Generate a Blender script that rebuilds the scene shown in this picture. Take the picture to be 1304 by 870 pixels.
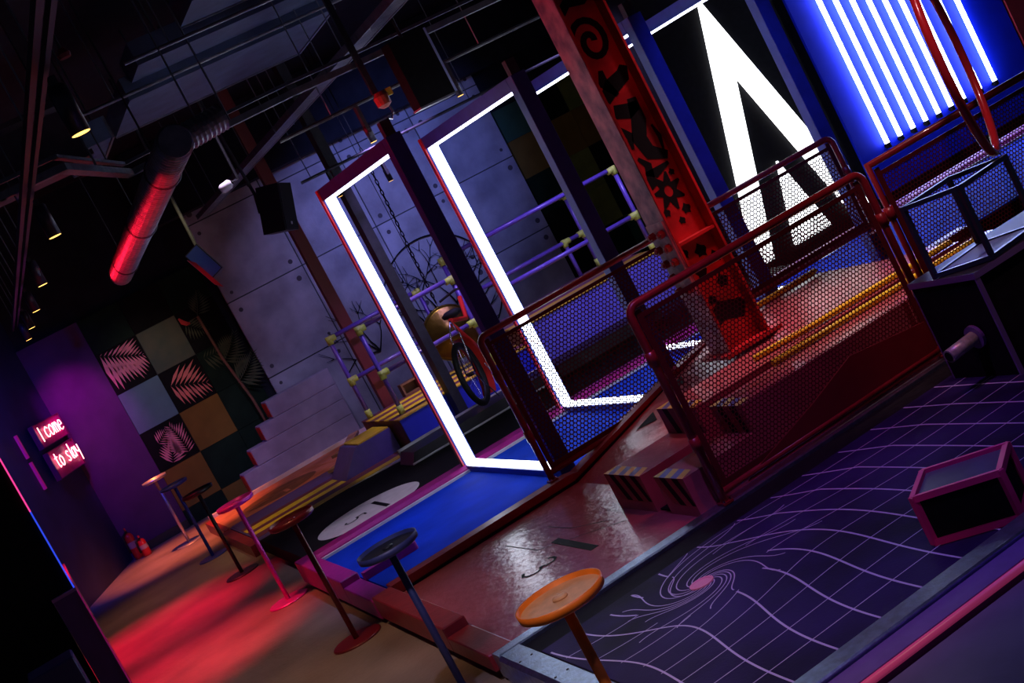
import bpy, math, random
from mathutils import Vector, Matrix
random.seed(7)
PI = math.pi
for o in list(bpy.data.objects): bpy.data.objects.remove(o)
sc = bpy.context.scene
COL = sc.collection

# ------------------------------------------------------------------ camera
cam = bpy.data.cameras.new('camera'); camo = bpy.data.objects.new('camera', cam); COL.objects.link(camo)
cam.sensor_width = 36.0; cam.lens = 36.0*1750/1304; cam.clip_start = .05; cam.clip_end = 100
ix = Vector((0.81701, -0.34559, -0.46158)); iy = Vector((-0.47008, 0.06441, -0.88027)); fw = Vector((0.33394, 0.93617, -0.10983))
camo.matrix_world = Matrix(((ix.x, -iy.x, -fw.x, 0), (ix.y, -iy.y, -fw.y, 0), (ix.z, -iy.z, -fw.z, 2.0), (0, 0, 0, 1)))
sc.camera = camo
# ------------------------------------------------------------------ world, exposure
w = bpy.data.worlds.new('dark_hall'); sc.world = w; w.use_nodes = True
bg = w.node_tree.nodes['Background']; bg.inputs[0].default_value = (.30, .32, .62, 1); bg.inputs[1].default_value = .042
sc.view_settings.view_transform = 'Standard'; sc.view_settings.look = 'None'; sc.view_settings.gamma = 1
sc.view_settings.use_curve_mapping = False; sc.view_settings.exposure = 0.0

# ------------------------------------------------------------------ track lamps, coloured washes and added spots that have no fixture
def spot(name, loc, target, color, power, angle=50, blend=.6, size=.06):
    l = bpy.data.lights.new(name, 'SPOT'); l.energy = power; l.color = color; l.spot_size = math.radians(angle); l.spot_blend = blend; l.shadow_soft_size = size
    o = bpy.data.objects.new(name, l); COL.objects.link(o); o.location = loc
    o.rotation_euler = (Vector(target)-Vector(loc)).to_track_quat('-Z', 'Y').to_euler(); return o
spot('red_aisle_spot', (.2, 11.9, 3.7), (.30, 11.8, 0), (1, .010, .06), 1150, 36, 1)
spot('red_aisle_spot', (.2, 10.0, 3.7), (.30, 9.9, 0), (1, .010, .06), 1050, 36, 1)
la = bpy.data.lights.new('red_duct_fill', 'AREA'); la.shape = 'RECTANGLE'; la.size = .03; la.size_y = 4.4; la.color = (1, .008, .03); la.energy = 13; la.spread = math.radians(75)  # area lamp added for the red streak on the duct, no bar modelled
lo = bpy.data.objects.new('red_duct_fill', la); COL.objects.link(lo); lo.location = (1.20, 9.75, 2.76)
lo.matrix_world = Matrix(((0, 0, -1, 1.20), (0, 1, 0, 9.75), (1, 0, 0, 2.76), (0, 0, 0, 1)))
spot('amber_floor_spot', (1.2, 15.2, 3.5), (1.1, 15.6, 0), (1, .20, .05), 850, 42, .9)
spot('warm_track_spot', (.65, 7.34, 2.7), (.75, 7.2, 0), (1, .55, .30), 70, 60, .9)
spot('warm_track_spot', (.65, 4.8, 2.7), (.8, 4.9, 0), (1, .52, .28), 50, 62, .9)
spot('warm_track_spot', (.65, 9.8, 2.7), (.85, 9.4, 0), (1, .48, .22), 50, 54, .9)
spot('warm_track_spot', (.65, 13.2, 2.7), (.75, 13.2, 0), (1, .42, .16), 55, 60, .9)
spot('amber_table_fill', (.66, 2.9, 2.8), (1.15, 3.9, .7), (1, .66, .45), 85, 50, .8)  # added lamp without fixture, brightens the orange table
spot('lavender_table_fill', (.66, 4.4, 2.9), (1.15, 5.8, .5), (.60, .58, 1), 85, 44, .8)  # extra unseen lamp that lifts the slate table towards lilac
spot('lavender_slab_wash', (4.4, 12.2, 3.4), (4.75, 17.0, 1.7), (.36, .36, 1), 250, 44, .8)
spot('blue_slab_wash', (5.8, 12.6, 3.5), (5.8, 17.0, 2.5), (.16, .24, 1), 380, 50, .9)
spot('stage_wash', (4.2, 11.5, 3.4), (4.2, 13.2, .6), (.46, .32, 1), 260, 60, .8)
spot('stage_wash', (6.0, 10.9, 3.4), (6.2, 13.0, .6), (.44, .36, 1), 400, 60, .8)
spot('stage_deck_spot', (3.95, 12.6, 3.5), (3.75, 13.2, .4), (1, .84, .42), 240, 32, .8)
spot('striped_lane_spot', (2.1, 11.8, 3.6), (2.1, 13.1, .1), (1, .82, .42), 110, 34, .8)
spot('terracotta_path_spot', (2.3, 12.8, 3.5), (2.4, 14.9, .1), (1, .45, .30), 120, 46, .9)
spot('magenta_wall_wash', (.95, 15.9, 2.9), (.85, 17.1, 1.7), (1, .02, .9), 90, 50, .95)
spot('blue_wall_wash', (-.1, 13.4, 3.2), (.05, 16.0, 1.2), (.03, .05, 1), 170, 80, .9)
spot('palm_wall_spot', (1.9, 14.8, 3.4), (1.85, 17.0, 1.5), (1, .74, .60), 46, 46, .9)
spot('pink_lane_spot', (4.3, 6.6, 4.0), (4.1, 6.7, .4), (1, .58, .60), 400, 40, .8)
spot('red_beam_spot', (3.9, 5.9, 3.6), (3.85, 7.0, 1.5), (1, .05, .05), 17, 55, .8)
spot('red_lane_spot', (4.2, 5.2, 3.6), (3.9, 7.2, .5), (1, .05, .06), 110, 24, .8)
spot('red_fence_spot', (3.2, 4.6, 3.6), (3.3, 5.79, .6), (1, .10, .14), 60, 62, .9)
spot('hoop_fill', (4.0, 4.2, 3.8), (4.4, 5.2, 1.2), (1, .60, .66), 110, 34, .8)  # put in so the hoop, cube and plinth catch light
spot('blue_post_fill', (4.6, 6.0, 4.0), (5.15, 8.0, 1.7), (.08, .16, 1), 200, 32, .8)  # blue light added for the portal posts, source unseen
spot('stone_fill', (2.9, 13.6, 3.6), (2.9, 16.5, .5), (.55, .48, 1), 120, 34, .8)  # extra lamp added to lift the stepped blocks
spot('blue_lane_spot', (2.2, 9.0, 3.5), (2.0, 9.0, .1), (.25, .40, 1), 150, 40, .9)
spot('violet_floor_wash', (2.4, 4.6, 3.9), (2.6, 4.8, .1), (.36, .20, 1), 190, 58, .9)
spot('violet_kerb_wash', (1.9, 2.2, 3.5), (2.0, 3.4, .1), (.46, .34, 1), 46, 60, .9)
spot('white_lane_spot', (2.5, 10.9, 3.7), (2.2, 10.9, .1), (.86, .66, 1), 100, 34, .8)
spot('magenta_kerb_wash', (2.0, 10.4, 3.6), (1.9, 9.9, .2), (1, .35, .8), 60, 34, .9)

# ------------------------------------------------------------------ materials
MATS = {}
def mat(name, col, rough=.5, metal=0, vary=.0, scale=6, bump=0, bscale=40, emit=None, power=0, coat=0, alpha=1, trans=0, dark=None, spec=.5):
    if name in MATS: return MATS[name]
    m = bpy.data.materials.new(name); m.use_nodes = True; nt = m.node_tree; b = nt.nodes['Principled BSDF']
    b.inputs['Base Color'].default_value = (*col, 1); b.inputs['Roughness'].default_value = rough; b.inputs['Metallic'].default_value = metal
    b.inputs['Coat Weight'].default_value = coat; b.inputs['Specular IOR Level'].default_value = spec
    if trans: b.inputs['Transmission Weight'].default_value = trans; b.inputs['IOR'].default_value = 1.2
    if alpha < 1: b.inputs['Alpha'].default_value = alpha
    if emit: b.inputs['Emission Color'].default_value = (*emit, 1); b.inputs['Emission Strength'].default_value = power
    tc = nt.nodes.new('ShaderNodeTexCoord')
    if vary:
        n = nt.nodes.new('ShaderNodeTexNoise'); n.inputs['Scale'].default_value = scale; n.inputs['Detail'].default_value = 6
        r = nt.nodes.new('ShaderNodeValToRGB'); nt.links.new(tc.outputs['Object'], n.inputs['Vector']); nt.links.new(n.outputs['Fac'], r.inputs['Fac'])
        lo = dark if dark else tuple(c*(1-vary) for c in col)
        r.color_ramp.elements[0].position = .34; r.color_ramp.elements[1].position = .66
        r.color_ramp.elements[0].color = (*lo, 1); r.color_ramp.elements[1].color = (*[min(1, c*(1+vary*.5)) for c in col], 1)
        nt.links.new(r.outputs['Color'], b.inputs['Base Color'])
    if bump:
        n2 = nt.nodes.new('ShaderNodeTexNoise'); n2.inputs['Scale'].default_value = bscale; n2.inputs['Detail'].default_value = 4
        bp = nt.nodes.new('ShaderNodeBump'); bp.inputs['Strength'].default_value = bump; bp.inputs['Distance'].default_value = .02
        nt.links.new(tc.outputs['Object'], n2.inputs['Vector']); nt.links.new(n2.outputs['Fac'], bp.inputs['Height']); nt.links.new(bp.outputs['Normal'], b.inputs['Normal'])
    MATS[name] = m; return m
FLOOR = mat('aisle_concrete', (.30, .23, .19), .42, 0, .35, 1.6, .15, 30)
BLACK = mat('matt_black', (.008, .008, .010), .7, 0, .3, 20, spec=.12)
CEIL = mat('ceiling_black', (.016, .016, .024), .85, 0, .3, 5, spec=.2)
NAVY = mat('navy_wall_paint', (.030, .035, .11), .55, 0, .25, 3, .08, 60)
NAVYM = mat('navy_powder_coat', (.030, .045, .30), .42, 0, .2, 12, spec=.4)
LED = mat('led_white', (1, 1, 1), .4, emit=(.80, .86, 1), power=6)
LEDT = mat('led_tube', (1, 1, 1), .4, emit=(.62, .74, 1), power=14)
LETTER = mat('letter_acrylic', (1, 1, 1), .4, emit=(.95, .97, 1), power=2.6)
SILVER = mat('brushed_aluminium', (.46, .58, .78), .32, 1, .2, 30, .1, 120)
SHEET = mat('perforated_red_sheet', (.085, .004, .010), .5, 0, .1, 25, spec=.3)
REDP = mat('red_powder_coat', (.26, .010, .020), .35, 0, .15, 25, coat=.3)
REDL = mat('red_lane_paint', (.44, .10, .125), .25, 0, .22, 3.0, .22, 16)
REDK = mat('red_kerb_paint', (.30, .02, .03), .4, 0, .2, 8, .1, 30)
REDB = mat('red_beam_paint', (.40, .010, .014), .42, 0, .5, 5, .12, 30)
GREYB = mat('worn_lit_beam_side', (.62, .38, .42), .5, 0, .5, 7, .3, 18, dark=(.20, .16, .22))  # wear blotches, plus the pale light on this side put into the colour
BLUE = mat('blue_carpet', (.003, .042, .55), .8, 0, .2, 3, .1, 300, spec=.08)
MAG = mat('magenta_kerb_paint', (.46, .010, .26), .45, 0, .12, 20)
WHITE = mat('white_paint', (.72, .70, .74), .5, 0, .1, 9)
INK = mat('black_ink', (.008, .008, .010), .6, spec=.1)
BLKF = mat('black_lane_felt', (.010, .010, .012), .7, 0, .3, 30, spec=.12)
VOID = mat('indigo_vinyl_print', (.024, .012, .085), .55, 0, .55, 1.3, .05, 80, dark=(.008, .005, .020), spec=.10)
LINE = mat('lavender_line_print', (.50, .42, .68), .4)
PINKC = mat('pink_cup', (.85, .25, .42), .4)
CONC = mat('cast_concrete', (.46, .42, .46), .7, 0, .28, 1.8, .25, 22, dark=(.26, .23, .25))
PIPE = mat('violet_pipe', (.13, .075, .42), .3, 0, .1, 30, coat=.3)
FIT = mat('lime_pipe_fitting', (.50, .62, .10), .45, 0, .1, 40)
BLUEB = mat('blue_stage_board', (.02, .035, .62), .6, 0, .1, 6)
LAVB = mat('lavender_stage_board', (.17, .15, .66), .6, 0, .1, 6)
YEL = mat('yellow_stripe_paint', (.72, .46, .03), .5, 0, .15, 12)
MAR = mat('maroon_stripe_paint', (.16, .03, .08), .5, 0, .15, 12)
PURP = mat('purple_stripe_paint', (.09, .055, .30), .5, 0, .15, 12)
TERRA = mat('terracotta_paint', (.52, .20, .13), .6, 0, .25, 5, .2, 30)
BROWN = mat('brown_board', (.22, .10, .05), .6, 0, .4, 6)
DGREY = mat('dark_grey_metal', (.05, .05, .06), .45, .4, .2, 20)
GREY = mat('galvanised_steel', (.26, .27, .31), .42, .8, .25, 14, .1, 50)
PANELG = mat('grey_blue_ceiling_panel', (.085, .120, .215), .6, 0, .25, 5, .1, 40)
BRONZE = mat('dark_bronze', (.14, .085, .025), .3, .9, .4, 5, .2, 20)
TYRE = mat('tyre_rubber', (.010, .010, .010), .7, 0, .2, 30)
HOTRED = mat('bright_red_plastic', (.75, .03, .02), .35)
STEEL = mat('chrome_wire', (.7, .7, .74), .2, 1)
WARM = mat('warm_lamp_glow', (1, .6, .2), .4, emit=(1, .55, .12), power=3)
NEON = mat('neon_pink_white', (1, .8, .8), .4, emit=(1, .34, .36), power=4.5)
NBOX = mat('magenta_acrylic', (.62, .02, .22), .35, 0, .15, 9)
PINKE = mat('pink_led', (1, .1, .4), .4, emit=(1, .05, .30), power=1.2)
PINKD = mat('dim_magenta_glow', (.6, .02, .3), .5, emit=(.75, .01, .34), power=.16)
BLUEE = mat('blue_led', (.1, .1, 1), .4, emit=(.03, .08, 1), power=.9)
DARKBOX = mat('dark_satin_panel', (.016, .014, .024), .4, 0, .2, 12)

# ------------------------------------------------------------------ mesh helpers
class MB:
    def __init__(s): s.v = []; s.f = []
    def add(s, vs, fs):
        n = len(s.v); s.v += [tuple(p) for p in vs]; s.f += [tuple(i+n for i in f) for f in fs]; return s
    def box(s, a, b, bev=0):
        x0, y0, z0 = a; x1, y1, z1 = b
        if bev:
            e = bev
            vs = []
            for (z, k) in ((z0, e), (z0+e, 0), (z1-e, 0), (z1, e)):
                vs += [(x0+k+e*(k == 0), y0+k, z), (x1-k-e*(k == 0), y0+k, z), (x1-k, y0+k+e*(k == 0), z), (x1-k, y1-k-e*(k == 0), z), (x1-k-e*(k == 0), y1-k, z), (x0+k+e*(k == 0), y1-k, z), (x0+k, y1-k-e*(k == 0), z), (x0+k, y0+k+e*(k == 0), z)]
            fs = [tuple(range(7, -1, -1)), tuple(range(24, 32))]
            for L in range(3):
                for i in range(8): fs.append((L*8+i, L*8+(i+1) % 8, L*8+8+(i+1) % 8, L*8+8+i))
            return s.add(vs, fs)
        return s.add([(x0,y0,z0),(x1,y0,z0),(x1,y1,z0),(x0,y1,z0),(x0,y0,z1),(x1,y0,z1),(x1,y1,z1),(x0,y1,z1)],
                     [(3,2,1,0),(4,5,6,7),(0,1,5,4),(1,2,6,5),(2,3,7,6),(3,0,4,7)])
    def obox(s, c, size, ang=0, tilt=0):
        h = [d/2 for d in size]; R = Matrix.Rotation(ang, 3, 'Z') @ Matrix.Rotation(tilt, 3, 'X'); c = Vector(c)
        vs = [c + R @ Vector((sx*h[0], sy*h[1], sz*h[2])) for sz in (-1, 1) for sx, sy in ((-1,-1),(1,-1),(1,1),(-1,1))]
        return s.add(vs, [(3,2,1,0),(4,5,6,7),(0,1,5,4),(1,2,6,5),(2,3,7,6),(3,0,4,7)])
    def cyl(s, p, q, r, n=12, r2=None, caps=True):
        p = Vector(p); q = Vector(q); d = (q-p).normalized(); r2 = r if r2 is None else r2
        a = d.orthogonal().normalized(); b = d.cross(a)
        vs = [p+(a*math.cos(2*PI*i/n)+b*math.sin(2*PI*i/n))*r for i in range(n)] + [q+(a*math.cos(2*PI*i/n)+b*math.sin(2*PI*i/n))*r2 for i in range(n)]
        fs = [(i, (i+1) % n, n+(i+1) % n, n+i) for i in range(n)]
        if caps: fs += [tuple(range(n-1, -1, -1)), tuple(range(n, 2*n))]
        return s.add(vs, fs)
    def tube(s, pts, r, n=8, closed=False):
        pts = [Vector(p) for p in pts]; m = len(pts); vs = []; prev = None
        for i, p in enumerate(pts):
            if closed: t = (pts[(i+1) % m]-pts[i-1])
            else: t = pts[min(i+1, m-1)]-pts[max(i-1, 0)]
            t.normalize()
            a = (prev - t*prev.dot(t)) if prev is not None else t.orthogonal()
            if a.length < 1e-6: a = t.orthogonal()
            a.normalize(); prev = a; b = t.cross(a); rr = r[i] if isinstance(r, (list, tuple)) else r
            vs += [p+(a*math.cos(2*PI*k/n)+b*math.sin(2*PI*k/n))*rr for k in range(n)]
        fs = []
        for i in range(m if closed else m-1):
            j = (i+1) % m
            for k in range(n): fs.append((i*n+k, i*n+(k+1) % n, j*n+(k+1) % n, j*n+k))
        if not closed: fs += [tuple(range(n-1, -1, -1)), tuple(range((m-1)*n, m*n))]
        return s.add(vs, fs)
    def lathe(s, c, prof, n=32, axis=(0, 0, 1)):
        c = Vector(c); d = Vector(axis).normalized(); a = d.orthogonal().normalized(); b = d.cross(a); m = len(prof); vs = []
        for r, h in prof: vs += [c+d*h+(a*math.cos(2*PI*k/n)+b*math.sin(2*PI*k/n))*r for k in range(n)]
        fs = [(i*n+k, i*n+(k+1) % n, i*n+n+(k+1) % n, i*n+n+k) for i in range(m-1) for k in range(n)]
        fs += [tuple(range(n-1, -1, -1)), tuple(range((m-1)*n, m*n))]
        return s.add(vs, fs)
    def prism(s, poly, ax, a, b):
        """polygon in the two other axes, extruded along ax from a to b"""
        def P(u, v, t): return {'x': (t, u, v), 'y': (u, t, v), 'z': (u, v, t)}[ax]
        n = len(poly); vs = [P(u, v, a) for u, v in poly]+[P(u, v, b) for u, v in poly]
        return s.add(vs, [tuple(range(n-1, -1, -1)), tuple(range(n, 2*n))]+[(i, (i+1) % n, n+(i+1) % n, n+i) for i in range(n)])
    def ribbon(s, pts, wd, z, th=.0015):
        """flat printed line on a horizontal surface"""
        P = [Vector((p[0], p[1])) for p in pts]; n = len(P); L = []; R = []
        for i, p in enumerate(P):
            t = P[min(i+1, n-1)]-P[max(i-1, 0)]
            if t.length < 1e-9: t = Vector((1, 0))
            t.normalize(); o = Vector((-t.y, t.x))*wd/2; L.append(p+o); R.append(p-o)
        vs = [(q.x, q.y, z) for q in L]+[(q.x, q.y, z) for q in R]
        return s.add(vs, [(n+i, n+i+1, i+1, i) for i in range(n-1)])
WLOC = {}
def obj(name, mb, m, parent=None, smooth=False, bevel=0):
    vs = mb.v; lo = [min(p[k] for p in vs) for k in range(3)]; hi = [max(p[k] for p in vs) for k in range(3)]
    c = Vector(((lo[0]+hi[0])/2, (lo[1]+hi[1])/2, lo[2]))
    me = bpy.data.meshes.new(name); me.from_pydata([tuple(Vector(p)-c) for p in vs], [], mb.f); me.materials.append(m)
    if smooth:
        me.polygons.foreach_set('use_smooth', [len(p.vertices) <= 4 for p in me.polygons])
    o = bpy.data.objects.new(name, me); COL.objects.link(o); WLOC[o] = c
    if parent: o.parent = parent; o.location = c-WLOC[parent]
    else: o.location = c
    if bevel:
        bv = o.modifiers.new('bevel', 'BEVEL'); bv.width = bevel; bv.segments = 2; bv.limit_method = 'ANGLE'
    return o
def tag(o, label, cat, group=None):
    o['label'] = label; o['category'] = cat
    if group: o['group'] = group
    return o
def thing(name, label, cat, loc, group=None):
    o = bpy.data.objects.new(name, None); COL.objects.link(o); o.location = loc; WLOC[o] = Vector(loc); o.empty_display_size = .1
    return tag(o, label, cat, group)
def struct(name, mb, m, parent=None, **k):
    o = obj(name, mb, m, parent, **k); o['kind'] = 'structure'; return o
def part(parent, name, m, mb, label=None, **k):
    o = obj(name, mb, m, parent, **k)
    if label: o['label'] = label
    return o
def arc(cx, cy, r, a0, a1, n): return [(cx+r*math.cos(a0+(a1-a0)*i/n), cy+r*math.sin(a0+(a1-a0)*i/n)) for i in range(n+1)]

# ================================================================== the setting
struct('floor', MB().box((-3, -1, -.1), (13, 18, 0)), FLOOR)
struct('ceiling', MB().box((-3, -1, 4.3), (13, 18, 4.4)), CEIL)
struct('wall_back', MB().box((.2, 17.12, 0), (13, 17.3, 4.3)), CEIL)
wl = struct('wall_left', MB().prism([(.585, 17.12), (.2, 17.3), (-3.2, 17.3), (-3.2, 7.0), (-3.19, 7.0)], 'z', 0, 4.3), NAVY)
struct('wall_left_back', MB().box((.56, 17.06, 0), (1.325, 17.12, 2.80)), mat('plum_wall_paint', (.085, .030, .11), .6, 0, .2, 3, .08, 60, spec=.2))
struct('baseboard_back', MB().box((.60, 17.04, 0), (1.325, 17.06, .10)), DARKBOX)
struct('wall_right', MB().box((6.45, 11.12, 0), (13, 11.3, 4.3)), BLACK)
struct('wall_right_end', MB().box((6.45, 11.3, 0), (6.55, 11.5, 4.3)), BLACK)

# ================================================================== lane with the black hole print
Z = .12
t = thing('golf_lane', 'black golf lane with violet warped grid print and silver metal frame', 'golf lane', (3.5, 4.85, 0))
part(t, 'deck', BLACK, MB().box((1.43, 3.76, 0), (6.2, 5.769, Z)))
part(t, 'vinyl_sheet', VOID, MB().box((1.45, 3.80, Z), (6.15, 5.57, Z+.002)))
part(t, 'frame_far', SILVER, MB().prism([(5.77, .02), (5.77, .135), (5.785, .14), (5.865, .14), (5.878, .13), (5.878, .02)], 'x', 1.32, 6.2))
part(t, 'frame_end', SILVER, MB().prism([(1.31, .02), (1.31, .125), (1.33, .14), (1.425, .14), (1.435, .13), (1.43, .02)], 'y', 3.66, 5.769))
part(t, 'frame_near', SILVER, MB().box((1.436, 3.655, .02), (6.2, 3.76, .20), .006))
part(t, 'end_riser', BLACK, MB().box((1.33, 3.66, 0), (1.428, 5.76, .018)))
for yy in (3.95, 4.35, 4.75, 5.15, 5.55):
    for xx in (1.34, 1.40): part(t, 'rivet', DGREY, MB().cyl((xx, yy, .139), (xx, yy, .1425), .006, 8))
HX, HY = 2.08, 5.14
def warp(x, y):
    dx, dy = x-HX, y-HY; r = math.hypot(dx, dy)+1e-6
    a = 1.9*math.exp(-r/.20) + .30*math.exp(-(r/.6)**2); pull = 1-.55*math.exp(-(r/.28)**2)
    c, s_ = math.cos(a), math.sin(a); rx, ry = (dx*c-dy*s_)*pull, (dx*s_+dy*c)*pull
    hook = .0 if y < 5.2 else -.10*(y-5.2)/.36*math.exp(-((x-2.9)/.6)**2)
    return (HX+rx+hook, HY+ry)
g1 = MB()
def runs(pts, wd, z):
    cur = []
    for p in pts+[None]:
        if p and 3.81 < p[1] < 5.565 and math.hypot(p[0]-HX, p[1]-HY) > .29: cur.append(p)
        else:
            if len(cur) > 2: g1.ribbon(cur, wd, z)
            cur = []
for i in range(26):
    x = 1.51+.192*i
    runs([warp(x, 3.85+(5.56-3.85)*k/90) for k in range(91)], .0088, Z+.0032)
for j in range(9): runs([warp(1.50+4.6*k/420, 3.90+.19*j) for k in range(421)], .0050, Z+.0036)
for k in range(16):       # spiral arms running into the cup
    a0 = k*2*PI/16; L_ = .30+.05*((k*7) % 4)+(.22 if math.cos(a0-.5) > .5 else 0)
    pts = [((.058+(L_-.058)*f), a0+2.3*(1-f)**2.2) for f in [q/34 for q in range(35)]]
    g1.ribbon([(HX+rr*math.cos(an), HY+rr*.9*math.sin(an)) for rr, an in pts if HY+rr*.9*math.sin(an) < 5.565], .0055, Z+.0040)
part(t, 'grid_print', LINE, g1)
part(t, 'golf_cup', PINKC, MB().lathe((HX, HY, Z+.002), [(.055, 0), (.055, .006), (.045, .006), (.04, .003)], 24))

# ================================================================== red lane with ramp and striped steps
t = thing('golf_lane', 'glossy red golf lane with black slash, number three and striped steps', 'golf lane', (3.4, 6.9, 0))
part(t, 'deck', REDL, MB().box((1.43, 5.879, 0), (6.2, 7.84, Z)))
part(t, 'ramp', REDL, MB().prism([(2.75, Z), (4.05, .46), (4.92, .46), (4.92, Z)], 'y', 6.81, 7.84))
part(t, 'end_kerb', REDK, MB().box((1.30, 6.49, .05), (1.43, 7.87, .185), .006))
part(t, 'entry_threshold', REDK, MB().box((1.30, 5.879, .05), (1.43, 6.488, .135), .005))
part(t, 'end_riser', REDK, MB().box((1.34, 5.88, 0), (1.428, 7.86, .048)))
part(t, 'entry_edge', WHITE, MB().box((1.431, 5.88, .12), (1.440, 6.48, .1225)), 'thin white line at the lane entry')
# stepped deck with a slot between the blocks
def striped(st, nm, quads, mats):
    m = MB(); n = len(quads)
    me_pts = []
    for q in quads: m.add(q, [(0, 1, 2, 3)])
    o = part(st, nm, mats[0], m); o.data.materials.append(mats[1])
    for i, p in enumerate(o.data.polygons): p.material_index = i % 2
    import bmesh
    b = bmesh.new(); b.from_mesh(o.data); bmesh.ops.remove_doubles(b, verts=b.verts, dist=.0005); b.to_mesh(o.data); b.free()
for (x0, z0, z1, y0, y1, x1) in ((2.54, Z, .33, 6.36, 6.805, 2.99), (2.54, Z, .33, 5.885, 6.20, 2.99), (2.99, Z, .48, 6.36, 6.805, 4.92), (2.99, Z, .48, 5.885, 6.20, 4.92)):
    st = part(t, 'step', REDL, MB().box((x0, y0, z0), (x1, y1, z1)))
    n = max(3, round((y1-y0)/.060)); wd = (y1-y0)/n; top = []; fr = []; sh = .055
    cl = lambda v: min(y1, max(y0, v))
    for i in range(n+1):
        a, b = y1-i*wd+sh, y1-(i+1)*wd+sh
        top.append([(x0-.002, cl(a-sh), z1+.002), (x0-.002, cl(b-sh), z1+.002), (x0+.085, cl(b), z1+.002), (x0+.085, cl(a), z1+.002)])
    striped(st, 'striped_nosing', top[:n], (YEL, PURP))
    for i in range(n):
        a, b = y1-i*wd, y1-(i+1)*wd
        fr.append([(x0-.002, a, z1-.002), (x0-.002, cl(a-.09), z0+.06), (x0-.002, cl(b-.09), z0+.06), (x0-.002, b, z1-.002)])
    striped(st, 'striped_front', [q for q in fr if abs(q[1][1]-q[2][1]) > .001], (REDK, INK))
part(t, 'slot_floor', BLKF, MB().box((2.56, 6.201, Z), (4.9, 6.359, Z+.01)))
# sides
part(t, 'side_kerb', REDK, MB().prism([(1.43, Z), (1.43, .185), (2.72, .185), (2.78, .175), (3.70, .40), (4.1, .47), (4.92, .47), (4.96, .185), (6.2, .185), (6.2, Z)], 'y', 7.85, 7.965))
part(t, 'painted_shadow', INK, MB().prism([(1.50, Z), (1.50, .136), (2.74, .136), (3.70, .37), (4.05, .462), (4.05, .45), (2.78, Z)], 'y', 7.835, 7.852))  # solid black strip painting the shade along the kerb
# number 3, slash, arrows
def num3(cx, cy, s, z):
    m = MB()
    # drawn so that its top points along +x (read from the lane end)
    a = [(cx+ox_, y_) for ox_, y_ in [(.42*s, .26*s), (.52*s, .10*s), (.50*s, -.12*s), (.36*s, -.26*s), (.16*s, -.22*s), (.02*s, -.04*s)]]
    b = [(cx+ox_, y_) for ox_, y_ in [(.02*s, -.04*s), (-.04*s, -.24*s), (-.24*s, -.32*s), (-.44*s, -.20*s), (-.52*s, .06*s), (-.40*s, .30*s)]]
    for pl in (a, b): m.ribbon([(x, cy+y) for x, y in pl], .10*s, z)
    return m
part(t, 'number_three', INK, num3(1.945, 6.70, .19, Z+.002))
part(t, 'slash', INK, MB().box((2.15, 6.44, Z), (2.20, 6.98, Z+.002)))
def rz(x): return Z+(x-2.75)*(.34/1.30)+.003
for (ax, ay) in ((2.93, 7.30), (3.26, 7.62), (3.58, 7.70)):
    part(t, 'arrow_mark', INK, MB().add([(ax-.07, ay+.07, rz(ax-.07)), (ax+.02, ay-.09, rz(ax+.02)), (ax+.09, ay+.07, rz(ax+.09))], [(0, 1, 2)]))
sm = MB()
for (x0, y0, x1, y1) in ((2.28, 7.3, 2.42, 6.72), (2.05, 7.45, 2.44, 6.55)): sm.ribbon([(x0, y0), (x0+.02, (y0+y1)/2), (x1, y1)], .006, Z+.002)
part(t, 'scratches', INK, sm)
# yellow guide rails
for k, pts in enumerate(([(3.50, 6.50, .499), (3.9, 6.44, .499), (4.6, 6.385, .499), (4.88, 6.38, .499)], [(3.42, 6.19, .499), (3.9, 6.16, .499), (4.6, 6.11, .499), (4.88, 6.11, .499)])):
    tag(obj('guide_rail', MB().tube(pts, .018, 10), mat('yellow_plastic', (.95, .72, .03), .4), smooth=True), ('farther' if k == 0 else 'nearer')+' of two yellow tube rails behind the near red fence', 'rail', 'yellow guide rails')
tag(obj('guide_rail', MB().tube([(3.98, 7.80, .50), (4.4, 7.79, .49), (4.9, 7.79, .49)], .018, 10), MATS['yellow_plastic'], smooth=True), 'short amber tube rail at foot of the far red fence right of beam', 'rail')

# ================================================================== blue lane
t = thing('golf_lane', 'bright blue carpet golf lane with magenta kerbs and a white edge line', 'golf lane', (3.8, 9.0, 0))
part(t, 'deck', BLACK, MB().box((1.43, 7.97, 0), (9.6, 10.12, .13)))
part(t, 'carpet', BLUE, MB().box((1.44, 7.97, .13), (9.6, 9.83, .15)))
part(t, 'edge_line', WHITE, MB().box((1.44, 9.83, .13), (9.6, 9.862, .168)))
part(t, 'side_kerb', MAG, MB().prism([(9.862, .13), (9.862, .178), (9.90, .20), (10.07, .20), (10.12, .165), (10.12, .13)], 'x', 1.43, 9.6))
part(t, 'end_kerb', MAG, MB().box((1.30, 8.64, .03), (1.43, 10.12, .20), .006))
part(t, 'entry_threshold', MAG, MB().box((1.30, 7.90, .03), (1.43, 8.638, .155), .006))
part(t, 'end_riser', REDK, MB().box((1.345, 7.90, 0), (1.428, 10.1, .028)))
dv = part(t, 'divider_rail', MAG, MB().box((1.432, 8.50, .15), (1.80, 8.56, .20)).cyl((1.80, 8.53, .15), (1.80, 8.53, .20), .03, 14))
part(t, 'white_wedge', WHITE, MB().prism([(1.66, 8.60), (1.80, 8.575), (1.66, 8.565)], 'z', .15, .168))

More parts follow.
